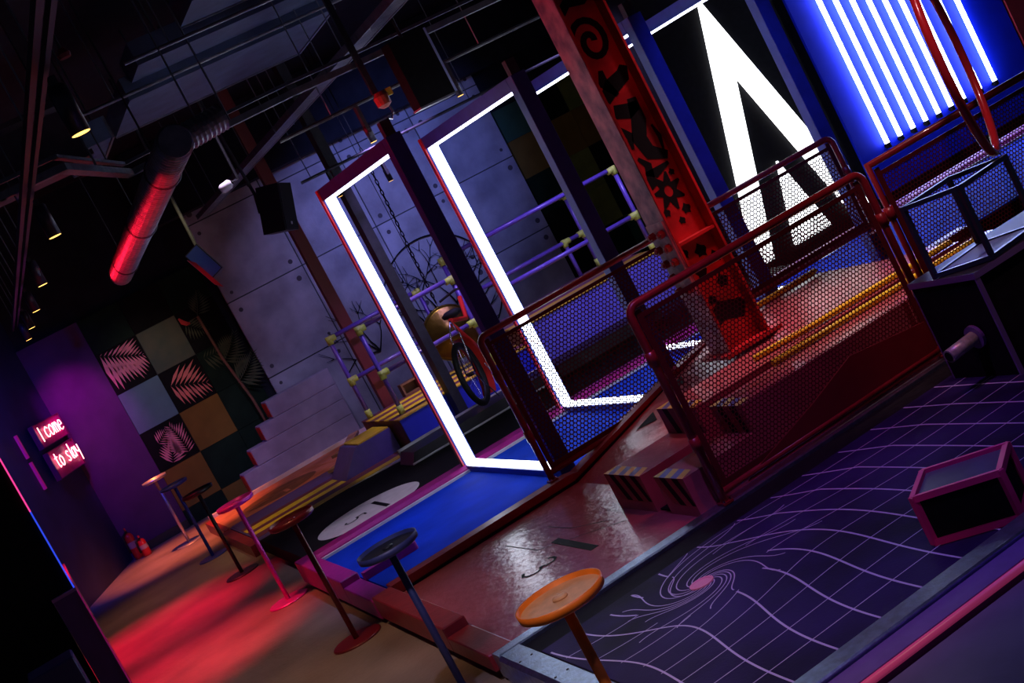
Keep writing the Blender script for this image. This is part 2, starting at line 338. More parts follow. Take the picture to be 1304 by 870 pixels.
# ================================================================== black lane with the white disc
t = thing('golf_lane', 'black golf lane with big white start disc numbered five', 'golf lane', (3.6, 11.2, 0))
part(t, 'deck', BLKF, MB().box((1.43, 10.13, 0), (6.44, 12.42, Z)))
dm = MB(); n = 56
part(t, 'start_disc', WHITE, MB().add([(2.11+.46*math.cos(2*PI*i/n), 10.83+.46*math.sin(2*PI*i/n), Z+.002) for i in range(n)], [tuple(range(n))]))
five = MB(); cx, cy, s = 1.975, 10.80, .20
for pl in ([(.46, -.22), (.46, .20)], [(.46, .20), (.10, .24)], [(.10, .24), (.14, .02), (.04, -.18), (-.16, -.26), (-.36, -.18), (-.44, .04), (-.34, .26)]):
    five.ribbon([(cx+x*s, cy+y*s) for x, y in pl], .10*s, Z+.004)
part(t, 'number_five', INK, five)
part(t, 'slash', INK, MB().add([(2.195, 11.06, Z+.004), (2.235, 11.06, Z+.004), (2.235, 10.56, Z+.004), (2.195, 10.56, Z+.004)], [(3, 2, 1, 0)]))
part(t, 'white_flash', WHITE, MB().prism([(2.36, 12.40), (3.25, 12.10), (4.7, 11.95), (4.7, 12.40)], 'z', Z, Z+.003), 'pale wedge marking along the back edge')
part(t, 'white_flash', WHITE, MB().prism([(2.36, 10.14), (3.0, 10.42), (3.9, 10.55), (4.4, 10.14)], 'z', Z, Z+.003), 'pale wedge marking beside the magenta kerb')
rp = thing('lane_ramp', 'small black wedge ramp with white edges on the black lane', 'ramp', (3.3, 11.9, Z))
part(rp, 'wedge', DARKBOX, MB().prism([(2.80, Z), (2.86, Z+.10), (4.4, Z+.12), (4.4, Z)], 'y', 11.62, 12.05))
part(rp, 'edge_trim', WHITE, MB().box((2.84, 12.052, Z), (4.4, 12.08, Z+.125)).tube([(2.80, 11.61, Z+.012), (4.4, 11.61, Z+.012)], .010, 6))

# ================================================================== striped lane and terracotta path
t = thing('golf_lane', 'yellow, purple and maroon striped golf lane left of the stage', 'golf lane', (2.2, 13.4, 0))
part(t, 'deck', PURP, MB().box((1.43, 12.43, 0), (3.08, 14.2, Z-.002)))
ys = [12.43, 12.62, 12.86, 13.05, 13.22, 13.45, 13.62, 14.2]
for i, (a, b, m) in enumerate(zip(ys[:-1], ys[1:], (YEL, MAR, YEL, MAR, YEL, MAR, PURP))):
    part(t, 'stripe', m, MB().box((1.45 if i else 1.62, a, Z-.002), (3.08, b, Z+.001)))
part(t, 'end_riser', REDK, MB().box((1.33, 12.45, 0), (1.425, 14.2, .11)))
tag(obj('stage_block', MB().prism([(2.45, Z+.002), (2.68, Z+.24), (3.07, Z+.24), (3.07, Z+.002)], 'y', 12.86, 13.5), PURP), 'dark purple ramp block in front of brown stage end', 'block')
tag(obj('block_top_board', MB().box((2.72, 12.88, Z+.242), (3.06, 13.46, Z+.256)), YEL), 'flat yellow board lying on the purple ramp block', 'board')
t = thing('golf_lane', 'terracotta golf lane with dark oval start disc near the concrete wall', 'golf lane', (2.4, 14.9, 0))
part(t, 'deck', TERRA, MB().box((1.43, 14.22, 0), (6.4, 15.58, Z)))
part(t, 'start_disc', BROWN, MB().add([(2.12+.44*math.cos(2*PI*i/40), 14.70+.40*math.sin(2*PI*i/40), Z+.002) for i in range(40)], [tuple(range(40))]))
part(t, 'slash', TERRA, MB().box((2.14, 14.40, Z+.003), (2.19, 14.62, Z+.004))); part(t, 'number_mark', TERRA, MB().box((1.75, 14.60, Z+.003), (1.98, 14.63, Z+.004)))
part(t, 'white_kerb', WHITE, MB().box((1.43, 15.585, 0), (6.4, 15.67, .16)))
part(t, 'end_board', REDK, MB().box((1.36, 14.22, 0), (1.425, 15.58, .12)))

# ================================================================== LED portal frames across the blue lane
ORD = ('first', 'second', 'third', 'fourth')
for k in range(4):
    xn = 2.738+.933*k; xf = 2.735+.905*k; wd = .108; ya, yb, z0, z1 = 8.0, 9.97, .151, 2.53
    t = thing('portal_frame', f'{ORD[k]} dark blue portal frame with white LED lining, counted from the tables', 'light frame', ((xn+xf+wd)/2, 9.0, .151), 'LED portal frames across the blue lane')
    part(t, 'near_post', NAVYM, MB().box((xn, ya, z0), (xn+wd, ya+.10, z1)), bevel=.004)
    part(t, 'far_post', NAVYM, MB().box((xf, yb-.07, z0), (xf+wd, yb, z1)), bevel=.004)
    def lay(e, y0, y1): return [(xn+e, y0), (xn+wd-e, y0), (xf+wd-e, y1), (xf+e, y1)]
    part(t, 'top_beam', NAVYM, MB().prism(lay(0, ya+.101, yb-.071), 'z', z1-.09, z1))
    part(t, 'sill', NAVYM, MB().prism(lay(0, ya+.101, yb-.071), 'z', z0, z0+.045))
    e = .014
    part(t, 'led_strip', LED, MB().box((xf+e, yb-.082, z0+.046), (xf+wd-e, yb-.0705, z1-.092)))
    part(t, 'led_strip', LED, MB().box((xn+e, ya+.1005, z0+.046), (xn+wd-e, ya+.112, z1-.092)))
    part(t, 'led_strip', LED, MB().prism(lay(e, ya+.113, yb-.083), 'z', z1-.102, z1-.0905))
    part(t, 'led_strip', LED, MB().prism(lay(e, ya+.113, yb-.083), 'z', z0+.0455, z0+.057))
    part(t, 'top_bracket', DGREY, MB().box((xn+.02, ya+.02, z1), (xn+wd-.02, ya+.08, z1+.10)))
    part(t, 'red_edging', mat('red_edge_tape', (.5, .01, .03), .4), MB().box((xf-.012, yb-.068, z0), (xf-.001, yb-.02, z1)))

# ================================================================== red perforated fences
def perf(x0, x1, z0, z1, y, p=.0215):
    rs = p*math.sqrt(3)/2; R = p/math.sqrt(3); r = p*.402; key = {}; V = []; F = []
    def vid(x, z):
        k = (round(x*20000), round(z*20000))
        if k not in key: key[k] = len(V); V.append((x, y, z))
        return key[k]
    for j in range(int((z1-z0)/rs)+1):
        for i in range(int((x1-x0)/p)+1):
            cx = x0+p/2+i*p+(p/2 if j % 2 else 0); cz = z0+R+j*rs
            if cx+p/2 > x1+.01 or cz+R > z1+.01: continue
            o = [vid(cx+R*math.sin(k*PI/3), cz+R*math.cos(k*PI/3)) for k in range(6)]
            n = len(V); V.extend((cx+r*math.sin(k*PI/6), y, cz+r*math.cos(k*PI/6)) for k in range(12))
            for k in range(6): F.append((o[k], o[(k+1) % 6], n+(2*k+2) % 12, n+2*k+1, n+2*k))
    m = MB(); m.v = V; m.f = F; return m
def fence(name, label, x0, x1, y, z0, z1, foot=True, roundl=True, roundr=True, group=None, mid=(), p=.0225):
    t = thing(name, label, 'fence', ((x0+x1)/2, y, z0), group); c = .055; pts = []
    def cor(cx, cz, a0): return [(cx+c*math.cos(math.radians(a0-18*i)), y, cz+c*math.sin(math.radians(a0-18*i))) for i in range(6)]
    pts = [(x0, y, z0)] + (cor(x0+c, z1-c, 180) if roundl else [(x0, y, z1)]) + (cor(x1-c, z1-c, 90) if roundr else [(x1, y, z1)]) + [(x1, y, z0)]
    part(t, 'frame_tube', REDP, MB().tube(pts, .021, 10), smooth=True)
    part(t, 'bottom_rail', REDP, MB().cyl((x0, y, z0+.05), (x1, y, z0+.05), .018, 10), smooth=True)
    q = .048; bz = z0+.085
    part(t, 'mesh_sheet', SHEET, perf(x0+.05, x1-.05, bz, z1-.06, y+.004, p))
    b = MB().box((x0+.028, y, bz-.03), (x0+q+.012, y+.006, z1-.03)).box((x1-q-.012, y, bz-.03), (x1-.028, y+.006, z1-.03))
    b.box((x0+q+.012, y, z1-.075), (x1-q-.012, y+.006, z1-.052)).box((x0+q+.012, y, bz-.03), (x1-q-.012, y+.006, bz+.012))
    part(t, 'sheet_border', SHEET, b)
    for zc in (z0+.28, z1-.30):
        for xx in (x0, x1): part(t, 'hinge_collar', REDP, MB().cyl((xx, y, zc), (xx, y, zc+.07), .027, 10), smooth=True)
    for xm in mid: part(t, 'mid_bar', REDP, MB().box((xm-.02, y-.012, z0+.05), (xm+.02, y+.002, z1-.05)))
    if foot:
        for xx in (x0, x1):
            f = part(t, 'foot_plate', REDP, MB().box((xx-.028, y-.035, z0-.004), (xx+.028, y+.035, z0+.008)))
            part(f, 'bolt', STEEL, MB().cyl((xx-.018, y-.028, z0+.008), (xx-.018, y-.028, z0+.02), .006, 6).cyl((xx+.018, y-.028, z0+.008), (xx+.018, y-.028, z0+.02), .006, 6))
    return t
f1 = fence('mesh_fence', 'near red perforated metal fence in front of the striped steps', 2.645, 4.125, 5.80, .145, 1.185, group='red mesh fences')
fence('mesh_fence', 'near red perforated fence behind the black wire cube', 4.185, 5.90, 5.80, .145, 1.19, group='red mesh fences', roundl=False)
fence('mesh_fence', 'far red perforated fence between the portal posts left of the beam', 2.64, 4.06, 7.925, .192, 1.19, group='red mesh fences', p=.028)
fence('mesh_fence', 'far red perforated fence right of the beam below the white letter', 4.12, 5.55, 7.925, .475, 1.20, group='red mesh fences', p=.028)

part(f1, 'infill_plate', mat('dark_red_plate', (.13, .006, .012), .4, 0, .1, 12), MB().prism([(2.80, .17), (2.86, .20), (3.30, .32), (3.60, .42), (4.08, .36), (4.08, .17)], 'y', 5.788, 5.798), 'solid red plate with slanted edge low on the fence')

# ================================================================== graffiti I-beam
bx0, bx1, by0, by1, bz0, bz1 = 3.69, 3.985, 7.06, 7.30, .455, 4.3
t = thing('steel_beam', 'tall red steel I-beam column with black graffiti and worn side tinted with pale light', 'column', ((bx0+bx1)/2, 7.18, bz0))
part(t, 'web', REDB, MB().box((bx0+.016, 7.15, bz0), (bx1-.016, 7.17, bz1)))
part(t, 'flange', REDB, MB().box((bx0, by0, bz0), (bx0+.015, by1, bz1)))
part(t, 'flange', REDB, MB().box((bx1-.015, by0, bz0), (bx1, by1, bz1)))
part(t, 'worn_lit_side', GREYB, MB().box((bx0-.004, by0+.006, bz0), (bx0-.0005, by1-.004, bz1)), 'weathered steel side face with pale lilac light painted in')
part(t, 'base_plate', REDB, MB().box((bx0-.06, by0-.05, bz0-.0), (bx1+.06, by1+.05, bz0+.02)))
part(t, 'stiffener', REDB, MB().box((bx0+.016, 7.07, 1.16), (bx1-.016, 7.149, 1.178)))
sp = part(t, 'splice_plate', GREYB, MB().box((bx0-.018, by0+.015, .86), (bx0-.0045, by1-.015, 1.34)))
for i in range(5):
    for j in range(2):
        yy = by0+.06+.115*j; zz = .91+.09*i
        part(sp, 'bolt', REDP, MB().cyl((bx0-.018, yy, zz), (bx0-.05, yy, zz), .026, 6).cyl((bx0-.05, yy, zz), (bx0-.062, yy, zz), .014, 8))
def vrib(pts, wd, y, m=None):
    m = m or MB(); P = [Vector(p) for p in pts]; n = len(P); L = []; R = []
    for i, p in enumerate(P):
        d = (P[min(i+1, n-1)]-P[max(i-1, 0)]).normalized(); o = Vector((-d.y, d.x))*(wd[i] if isinstance(wd, list) else wd)/2; L.append(p+o); R.append(p-o)
    return m.add([(q.x, y, q.y) for q in L+R], [(i, i+1, n+i+1, n+i) for i in range(n-1)])
gy = 7.1485; gm = MB()
vrib([(3.835+(.02+.011*a)*math.cos(a), 2.44+(.02+.011*a)*math.sin(a)*1.25) for a in [k*.35 for k in range(27)]], .040, gy, gm)
vrib([(3.74, 2.66), (3.80, 2.70), (3.90, 2.68), (3.96, 2.72)], .06, gy, gm)
vrib([(3.74, 2.10), (3.82, 2.16), (3.92, 2.19), (3.95, 2.24)], [.07, .10, .09, .05], gy, gm)
vrib([(3.76, 2.02), (3.85, 1.99), (3.92, 2.00)], [.08, .09, .05], gy, gm)
vrib([(3.90, 2.05), (3.88, 1.92), (3.83, 1.82), (3.85, 1.72), (3.95, 1.66)], [.06, .10, .10, .09, .05], gy, gm)
vrib([(3.73, 1.93), (3.78, 1.86), (3.76, 1.78)], [.03, .05, .02], gy, gm)
vrib([(3.845+.042*math.cos(a), 1.47+.05*math.sin(a)) for a in [k*2*PI/20 for k in range(21)]], .030, gy, gm)
for a in range(7):
    an = a*2*PI/7+.3; vrib([(3.845+.05*math.cos(an), 1.47+.06*math.sin(an)), (3.845+.10*math.cos(an), 1.47+.12*math.sin(an))], [.05, .015], gy-.0004, gm)
vrib([(3.76, 1.62), (3.82, 1.60), (3.93, 1.62)], [.02, .06, .02], gy, gm)
for (gx, gz, gr) in ((3.92, 1.56, .02), (3.77, 1.36, .025), (3.90, 1.33, .03), (3.84, 1.28, .022), (3.75, 1.10, .03), (3.86, 1.07, .04), (3.93, 1.0, .035), (3.80, .96, .04), (3.9, .85, .04), (3.78, .78, .03)):
    gm.add([(gx+gr*(1+.3*math.sin(3*k))*math.cos(k*2*PI/11), gy-.0008, gz+gr*(1+.3*math.cos(2*k))*math.sin(k*2*PI/11)) for k in range(11)], [tuple(range(11))])
vrib([(3.80, 2.27), (3.78, 2.20), (3.83, 2.10)], [.03, .07, .03], gy, gm)
vrib([(3.72, 1.52), (3.77, 1.55), (3.80, 1.66), (3.76, 1.72)], [.03, .06, .05, .02], gy, gm)
vrib([(3.94, 1.86), (3.955, 1.78), (3.94, 1.70)], [.015, .03, .015], gy, gm)
vrib([(3.73, .66), (3.80, .70), (3.92, .66), (3.96, .70)], [.08, .12, .12, .06], gy, gm)
part(t, 'graffiti', INK, gm, 'black painted spiral, strokes and flower ring')

# ================================================================== light wall on the right
LY = 11.11
t = thing('light_letter', 'large glowing white letter A of nested chevrons on black wall', 'light sign', (7.115, LY, .15))
k_ = .293; ax_ = 7.115
part(t, 'outer_chevron', LETTER, MB().prism([(ax_, 2.60), (ax_-k_*2.45, .15), (ax_-k_*2.45+.225, .15), (ax_, 1.82), (ax_+k_*2.45-.225, .15), (ax_+k_*2.45, .15)], 'y', LY-.05, LY-.012))
part(t, 'inner_triangle', LETTER, MB().prism([(ax_, .93), (ax_-.225, .15), (ax_+.225, .15)], 'y', LY-.05, LY-.012))
part(t, 'backing', BLACK, MB().box((6.36+.12, LY-.011, .10), (7.86, LY+.005, 2.62)))
t = thing('light_wall', 'blue wall panel carrying a row of white light tubes', 'light panel', (9.15, LY, .12))
part(t, 'board', mat('cobalt_panel', (.004, .018, .70), .6, 0, .08, 4, spec=.15), MB().box((7.97, LY-.03, .12), (10.31, LY+.005, 3.0)))
for k in range(9):
    x = 8.285+.1735*k if k < 7 else (9.555 if k == 7 else 9.765)
    tb = thing('tube_light', f'{("first","second","third","fourth","fifth","sixth","seventh","eighth","ninth")[k]} vertical white light tube on the blue panel, counted from the letter', 'tube light', (x, LY-.07, .50), 'white tubes on the blue panel')
    part(tb, 'tube', LEDT, MB().cyl((x, LY-.075, .56), (x, LY-.075, 2.9), .024, 12), smooth=True)
    part(tb, 'end_cap', BLACK, MB().cyl((x, LY-.075, .51), (x, LY-.075, .56), .027, 12)); part(tb, 'end_cap', BLACK, MB().cyl((x, LY-.075, 2.9), (x, LY-.075, 2.95), .027, 12))
    part(tb, 'bracket', BLACK, MB().box((x-.012, LY-.05, .52), (x+.012, LY-.031, .55)))
tag(obj('wall_panel', MB().box((10.33, LY-.05, .12), (11.5, LY+.005, 3.0)), REDK), 'dark red wall panel at far right edge beside blue panel', 'panel')

# ------------------------------------------------------------------ black plinth, wire cube, hoop
t = thing('plinth_box', 'black box plinth with violet edges at the lane corner', 'plinth', (4.35, 5.25, Z+.003))
px0, px1, py0, py1, pz0, pz1 = 3.89, 4.85, 5.03, 5.50, Z+.003, .64
part(t, 'body', BLACK, MB().box((px0, py0, pz0), (px1, py1, pz1-.02)))
EDG = mat('violet_edge_trim', (.20, .13, .34), .35, .2)
part(t, 'top', DARKBOX, MB().box((px0-.01, py0-.01, pz1-.019), (px1+.01, py1+.01, pz1), .004))
part(t, 'edge_trim', EDG, MB().box((px0-.012, py0-.012, pz0), (px0+.012, py0-.001, pz1-.02)).box((px0-.013, py0-.013, pz1-.028), (px1, py0-.011, pz1+.001)).box((px0-.013, py0-.011, pz1-.028), (px0-.011, py1, pz1+.001)).box((px0-.004, py1-.006, pz0), (px0-.001, py1, pz1-.03)))
t = thing('crank_handle', 'short grey tube handle with round violet flange on black plinth', 'handle', (3.78, 5.20, .32))
part(t, 'grip', mat('grey_tube', (.42, .38, .36), .4, .3, .3, 40), MB().cyl((3.70, 5.20, .325), (3.868, 5.20, .335), .033, 20), smooth=True)
part(t, 'flange', EDG, MB().cyl((3.868, 5.20, .335), (3.885, 5.20, .336), .058, 24)); part(t, 'bore', BLACK, MB().cyl((3.697, 5.20, .325), (3.701, 5.20, .325), .024, 16))
t = thing('wire_cube', 'open black bar cube frame standing on the plinth', 'frame', (4.13, 5.19, .641))
bm_ = mat('blue_black_bar', (.020, .030, .075), .28, .3)
ca = math.radians(9); ux, uy = Vector((math.cos(ca), math.sin(ca), 0)), Vector((-math.sin(ca)-.32, math.cos(ca)-.05, 0)).normalized()
cc = Vector((4.13, 5.19, 0)); hw, hd, zt = .175, .145, 1.005
cr = [cc-ux*hw-uy*hd, cc+ux*hw-uy*hd, cc+ux*hw+uy*hd, cc-ux*hw+uy*hd]
def bar(a, b, r=.011):
    return MB().cyl(a, b, r*1.41, 4)
for i in range(4):
    a, b = cr[i], cr[(i+1) % 4]
    part(t, 'bottom_bar', bm_, bar(a+Vector((0, 0, .655)), b+Vector((0, 0, .655)))); part(t, 'top_bar', bm_, bar(a+Vector((0, 0, zt)), b+Vector((0, 0, zt)))); part(t, 'upright', bm_, bar(a+Vector((0, 0, .642)), a+Vector((0, 0, zt+.012))))
part(t, 'floor_plate', mat('blue_white_acrylic', (.16, .28, .62), .5, spec=.2), MB().add([tuple(p+Vector((0, 0, .660))) for p in [cc+(q-cc)*.9 for q in cr]], [(0, 1, 2, 3)]))
hc = Vector((4.50, 5.28, 1.505)); va = math.atan2(4.5, 5.28)+math.radians(6.0); hv = Vector((math.sin(va), math.cos(va), 0))
tag(obj('hoop', MB().tube([hc+(hv*math.cos(a)+Vector((0, 0, 1))*math.sin(a))*.49 for a in [k*2*PI/72 for k in range(72)]], .021, 10, True), mat('glossy_red_hoop', (.62, .02, .03), .22, coat=.5), smooth=True), 'glossy red hoop standing upright behind the wire cube', 'hoop')

# ------------------------------------------------------------------ magenta box on the dark lane
t = thing('display_box', 'black box with magenta edges and dark glass top on the grid lane', 'box', (2.70, 4.05, Z+.004))
A_ = Vector((2.535, 4.12, 0)); u = Vector((.205, -.245, 0)); v = Vector((.185, .155, 0)); z0, z1 = Z+.012, .315
P4 = [A_, A_+u, A_+u+v, A_+v]; hm = MATS.get('hot_magenta') or mat('hot_magenta', (.80, .02, .22), .35)
inn = [p+((A_+(u+v)/2)-p)*.035 for p in P4]
part(t, 'body', BLACK, MB().add([(*p.xy, z0) for p in inn]+[(*p.xy, z1-.012) for p in inn], [(3, 2, 1, 0), (4, 5, 6, 7)]+[(i, (i+1) % 4, 4+(i+1) % 4, 4+i) for i in range(4)]))
part(t, 'glass_top', mat('smoked_glass', (.10, .11, .15), .12, 0, .1, 8), MB().add([(*p.xy, z1-.008) for p in inn], [(0, 1, 2, 3)]))
for i in range(4):
    a, b = P4[i], P4[(i+1) % 4]; up = Vector((0, 0, 1))
    for zz in (z0, z1-.006): part(t, 'edge', hm, MB().cyl(a+up*zz, b+up*zz, .0165, 4))
    part(t, 'edge', hm, MB().cyl(a+up*(z0-.005), a+up*(z1+.004), .0165, 4))
# ------------------------------------------------------------------ near kerb
t = thing('border_kerb', 'violet boarded kerb with pink tube line at lower right corner', 'kerb', (2.6, 3.5, 0))
part(t, 'board', mat('violet_board', (.16, .08, .34), .45, 0, .1, 20), MB().box((1.2, 3.53, 0), (5.5, 3.645, .185)))
part(t, 'pink_line', mat('pink_tube', (.85, .10, .30), .35, emit=(1, .08, .28), power=.12), MB().cyl((1.2, 3.512, .175), (5.5, 3.512, .175), .014, 10), smooth=True)
tag(obj('platform_slab', MB().box((1.2, 1.8, 0), (5.5, 3.495, .15), .006), mat('slate_platform', (.13, .13, .24), .55, 0, .15, 6, .05, 90)), 'slate blue platform at the lower right corner', 'platform')

# ================================================================== pedestal tables along the aisle
TB = [(15.70, 'silver', (.50, .46, .50), (.50, .40, .42), .35, .6, 'pale grey'), (13.84, 'cobalt', (.04, .05, .45), (.03, .04, .2), .4, 0, 'dark blue'), (12.08, 'black', (.02, .022, .026), (.03, .03, .035), .35, .2, 'black'),
      (10.0, 'magenta', (.62, .03, .42), (.50, .02, .34), .3, .2, 'magenta'), (7.94, 'crimson', (.22, .012, .025), (.24, .015, .03), .35, .1, 'dark red'), (5.80, 'slate', (.045, .05, .16), (.020, .020, .024), .5, 0, 'slate blue'), (3.83, 'orange', (.80, .20, .02), (.62, .36, .22), .4, 0, 'orange')]
for (y, nm, cl, ct, ro, me_, word) in TB:
    x = 1.125; h = .827; extra = {'black': ' with black disc foot, third from the far wall', 'orange': ' with pale sand top, nearest the camera', 'slate': ' with dark top beside the red kerb'}.get(nm, ' beside the aisle')
    t = thing('pedestal_table', f'{word} round pedestal table{extra}', 'table', (x, y, 0), 'pedestal tables along the aisle')
    m1 = mat(nm+'_table_paint', cl, ro, me_, .12, 25); m2 = mat(nm+'_table_top', ct, .42, me_*.5, .15, 30)
    part(t, 'pole', m1, MB().cyl((x, y, .012), (x, y, h-.03), .017, 20), smooth=True)
    part(t, 'foot_disc', m1, MB().lathe((x, y, 0), [(.155, 0), (.155, .007), (.148, .012), (.02, .014)], 40))
    part(t, 'tray', m1, MB().lathe((x, y, h-.034), [(.06, 0), (.128, .0), (.142, .008), (.1435, .034), (.137, .034), (.1355, .012), (.02, .0118)], 48), smooth=True)
    tp = part(t, 'top', m2, MB().lathe((x, y, h-.0218), [(.135, 0), (.135, .006), (.02, .0065)], 40))
    part(tp, 'centre_boss', m2, MB().lathe((x, y, h-.0155), [(.026, 0), (.025, .006), (.015, .008)], 24), smooth=True)

# ================================================================== concrete slab wall
SY = 17.0
t = thing('concrete_wall', 'tall cast concrete slab wall with recessed joints and bolt holes', 'concrete wall', (5.15, SY+.05, 0))
part(t, 'core', mat('dark_joint', (.05, .05, .055), .8), MB().box((3.02, SY+.015, 0), (7.28, SY+.10, 4.2)))  # dark core showing through the panel joints
xs = [3.0, 4.062, 5.155, 6.24, 7.30]; zs = [0, 1.115, 2.165, 3.22, 4.2]
for i in range(4):
    for j in range(4):
        part(t, 'panel', CONC, MB().box((xs[i]+.008, SY, zs[j]+.008), (xs[i+1]-.008, SY+.05, zs[j+1]-.008)))
HOLE = mat('bolt_hole_stain', (.09, .075, .085), .9)
for i in range(5):
    for j in range(1, 4):
        for sx in (-1, 1):
            for sz in (-1, 1):
                hx = xs[i]+sx*.115; hz = zs[j]+sz*.12+random.uniform(-.02, .02)
                if 3.02 < hx < 7.28:
                    r = random.uniform(.022, .040)
                    part(t, 'bolt_hole', HOLE, MB().lathe((hx, SY+.001, hz), [(r, 0), (r*.8, .003)], 14, (0, -1, 0)))
# branching wire tree inside a ring
t = thing('wire_tree', 'black wire tree inside a ring mounted on the concrete wall', 'wall art', (5.55, SY-.01, .14))
tcx, tcz, TR = 5.52, .98, .80
part(t, 'ring', INK, MB().tube([(tcx+TR*math.cos(a), SY-.034, tcz+TR*math.sin(a)) for a in [k*2*PI/64 for k in range(64)]], .010, 6, True))
tm = MB()
def branch(x, z, an, ln, r, d):
    pts = [(x, SY-.034, z)]; rr = [r]; a = an
    for k in range(4):
        a += random.uniform(-.22, .22); x += ln/4*math.cos(a); z += ln/4*math.sin(a)
        if math.hypot(x-tcx, z-tcz) > TR*.99: break
        pts.append((x, SY-.034, z)); rr.append(r*(1-.12*(k+1)))
    if len(pts) > 1: tm.tube(pts, rr, 5)
    if d > 0 and len(pts) == 5:
        for s_ in (-1, 1): branch(x, z, a+s_*random.uniform(.28, .62), ln*random.uniform(.68, .86), r*.72, d-1)
for a0 in (.5, 1.0, 1.45, 1.9, 2.4, 2.9): branch(tcx+random.uniform(-.06, .06), .40, a0, .42, .017, 4)
for a0 in (.1, -.4, 3.4): branch(tcx, .45, a0, .3, .012, 3)
tm.tube([(tcx, SY-.034, .14), (tcx+.02, SY-.034, .42)], [.03, .022], 6)
part(t, 'branches', INK, tm)
t = thing('wire_tree', 'thin dark branch sprig on concrete wall left of the ring', 'wall art', (4.35, SY-.03, .6)); tm = MB(); tcx, tcz, TR = 4.35, 1.2, .7
for a0 in (1.2, 1.7, 2.2, 2.9): branch(4.42, .75, a0, .34, .010, 2)
part(t, 'branches', INK, tm)
# stepped lavender blocks left of the slab
LAVS = mat('lavender_stone', (.40, .34, .44), .7, 0, .2, 4, .15, 30)
for k, (x0, z0, z1) in enumerate(((2.09, .0, .285), (2.30, .286, .497), (2.53, .498, .70), (2.73, .701, .92))):
    b = tag(obj('stone_step', MB().box((x0, 16.45, z0), (3.6, 16.75, z1), .008), LAVS), ('lowest', 'second lowest', 'second highest', 'topmost')[k]+' grey stepped block beside the concrete wall foot', 'block', 'stepped stone blocks')
    part(b, 'red_edge', HOTRED, MB().box((x0-.006, 16.46, z0+.02), (x0-.001, 16.74, z1-.02)))

# ================================================================== palm checker wall
t = thing('checker_wall', 'checkered wall of coloured squares and pink palm photo tiles', 'wall panel', (2.2, 17.08, 0))
TG = mat('tile_dark_green', (.010, .026, .014), .7, 0, .3, 5, spec=.1); TT = mat('tile_teal', (.13, .25, .25), .7, 0, .1, 5, spec=.1); TO = mat('tile_olive_gold', (.22, .125, .025), .7, 0, .12, 5, spec=.1); TGO = mat('tile_green_gold', (.10, .10, .045), .6, 0, .5, 2.2, dark=(.035, .08, .045)); TK = mat('tile_black', (.008, .008, .007), .7, 0, .3, 9, spec=.1)
PALM = mat('palm_pink_print', (.80, .26, .30), .6, 0, .2, 10); PALMG = mat('palm_green_print', (.055, .075, .022), .6, 0, .3, 10)
gx = [1.328, 1.858, 2.376, 2.90]; gz = [.0, .205, .735, 1.265, 1.80, 2.345, 2.80]
tiles = {(0, 5): TG, (0, 4): TK, (0, 3): TT, (0, 2): TK, (0, 1): TO, (0, 0): TG, (1, 5): TK, (1, 4): TGO, (1, 3): TK, (1, 2): TO, (1, 1): TG, (1, 0): TO, (2, 5): TG, (2, 4): TK, (2, 3): TG, (2, 2): TG, (2, 1): TG, (2, 0): TG}
def frond(m, x, z, an, ln, y, n=15, leaf=.20, bow=.3, clip=None):
    a = an
    for k in range(n):
        f = k/n; a = an+bow*f; x += ln/n*math.cos(a); z += ln/n*math.sin(a); L = leaf*(1-.55*f)*(.6+.6*math.sin(PI*min(1, f+.25)))
        for s_ in (-1, 1):
            b = a+s_*(1.05-.45*f); ex, ez = x+L*math.cos(b), z+L*math.sin(b)
            if clip:
                for _ in range(12):
                    if clip[0] < ex < clip[1] and clip[2] < ez < clip[3]: break
                    ex, ez = x+(ex-x)*.82, z+(ez-z)*.82
                if not (clip[0] < x < clip[1] and clip[2] < z < clip[3]): continue
            mx, mz = x+(ex-x)*.45, z+(ez-z)*.45; nx, nz = -(ez-z)*.075, (ex-x)*.075
            m.add([(x, y, z), (mx+nx, y, mz+nz), (ex, y, ez), (mx-nx, y, mz-nz)], [(3, 2, 1, 0)])
    return m
for (i, j), mm in tiles.items():
    tl = part(t, 'tile', mm, MB().box((gx[i]+.002, 17.06+.004*((i+j) % 2), gz[j]+.002), (gx[i+1]-.002, 17.12, gz[j+1]-.002)))
    c = (gx[i]+.01, gx[i+1]-.01, gz[j]+.01, gz[j+1]-.01); y = 17.058
    if (i, j) == (0, 4): part(tl, 'palm_print', PALM, frond(MB(), 1.335, 2.33, -.50, .62, y, 14, .44, .12, c))
    if (i, j) == (1, 3): part(tl, 'palm_print', mat('palm_coral_print', (.80, .22, .16), .6, 0, .2, 10), frond(MB(), 1.88, 1.62, -.35, .58, y, 11, .50, -.1, c))
    if (i, j) == (0, 2):
        m = frond(MB(), 1.74, .77, 1.55, .40, y, 12, .26, .35, c); frond(m, 1.50, .75, 1.1, .28, y, 9, .18, .2, c); frond(m, 1.45, 1.05, .5, .2, y, 7, .12, .2, c); part(tl, 'palm_print', PALM, m)
    if (i, j) == (2, 4):
        part(tl, 'palm_print', PALMG, frond(MB(), 2.42, 2.20, -.9, .30, y, 9, .16, .3, c)); part(tl, 'parrot_print', HOTRED, vrib([(2.40, 2.28), (2.42, 2.22), (2.46, 2.18), (2.50, 2.17)], [.02, .055, .05, .02], y))
    if (i, j) in ((2, 3),): part(tl, 'palm_print', PALMG, frond(MB(), 2.40, 1.72, -.2, .42, y, 11, .2, .5, c))
pp = thing('palm_plant', 'dim green palm beside left edge of the concrete wall', 'plant', (2.72, 16.9, 0))
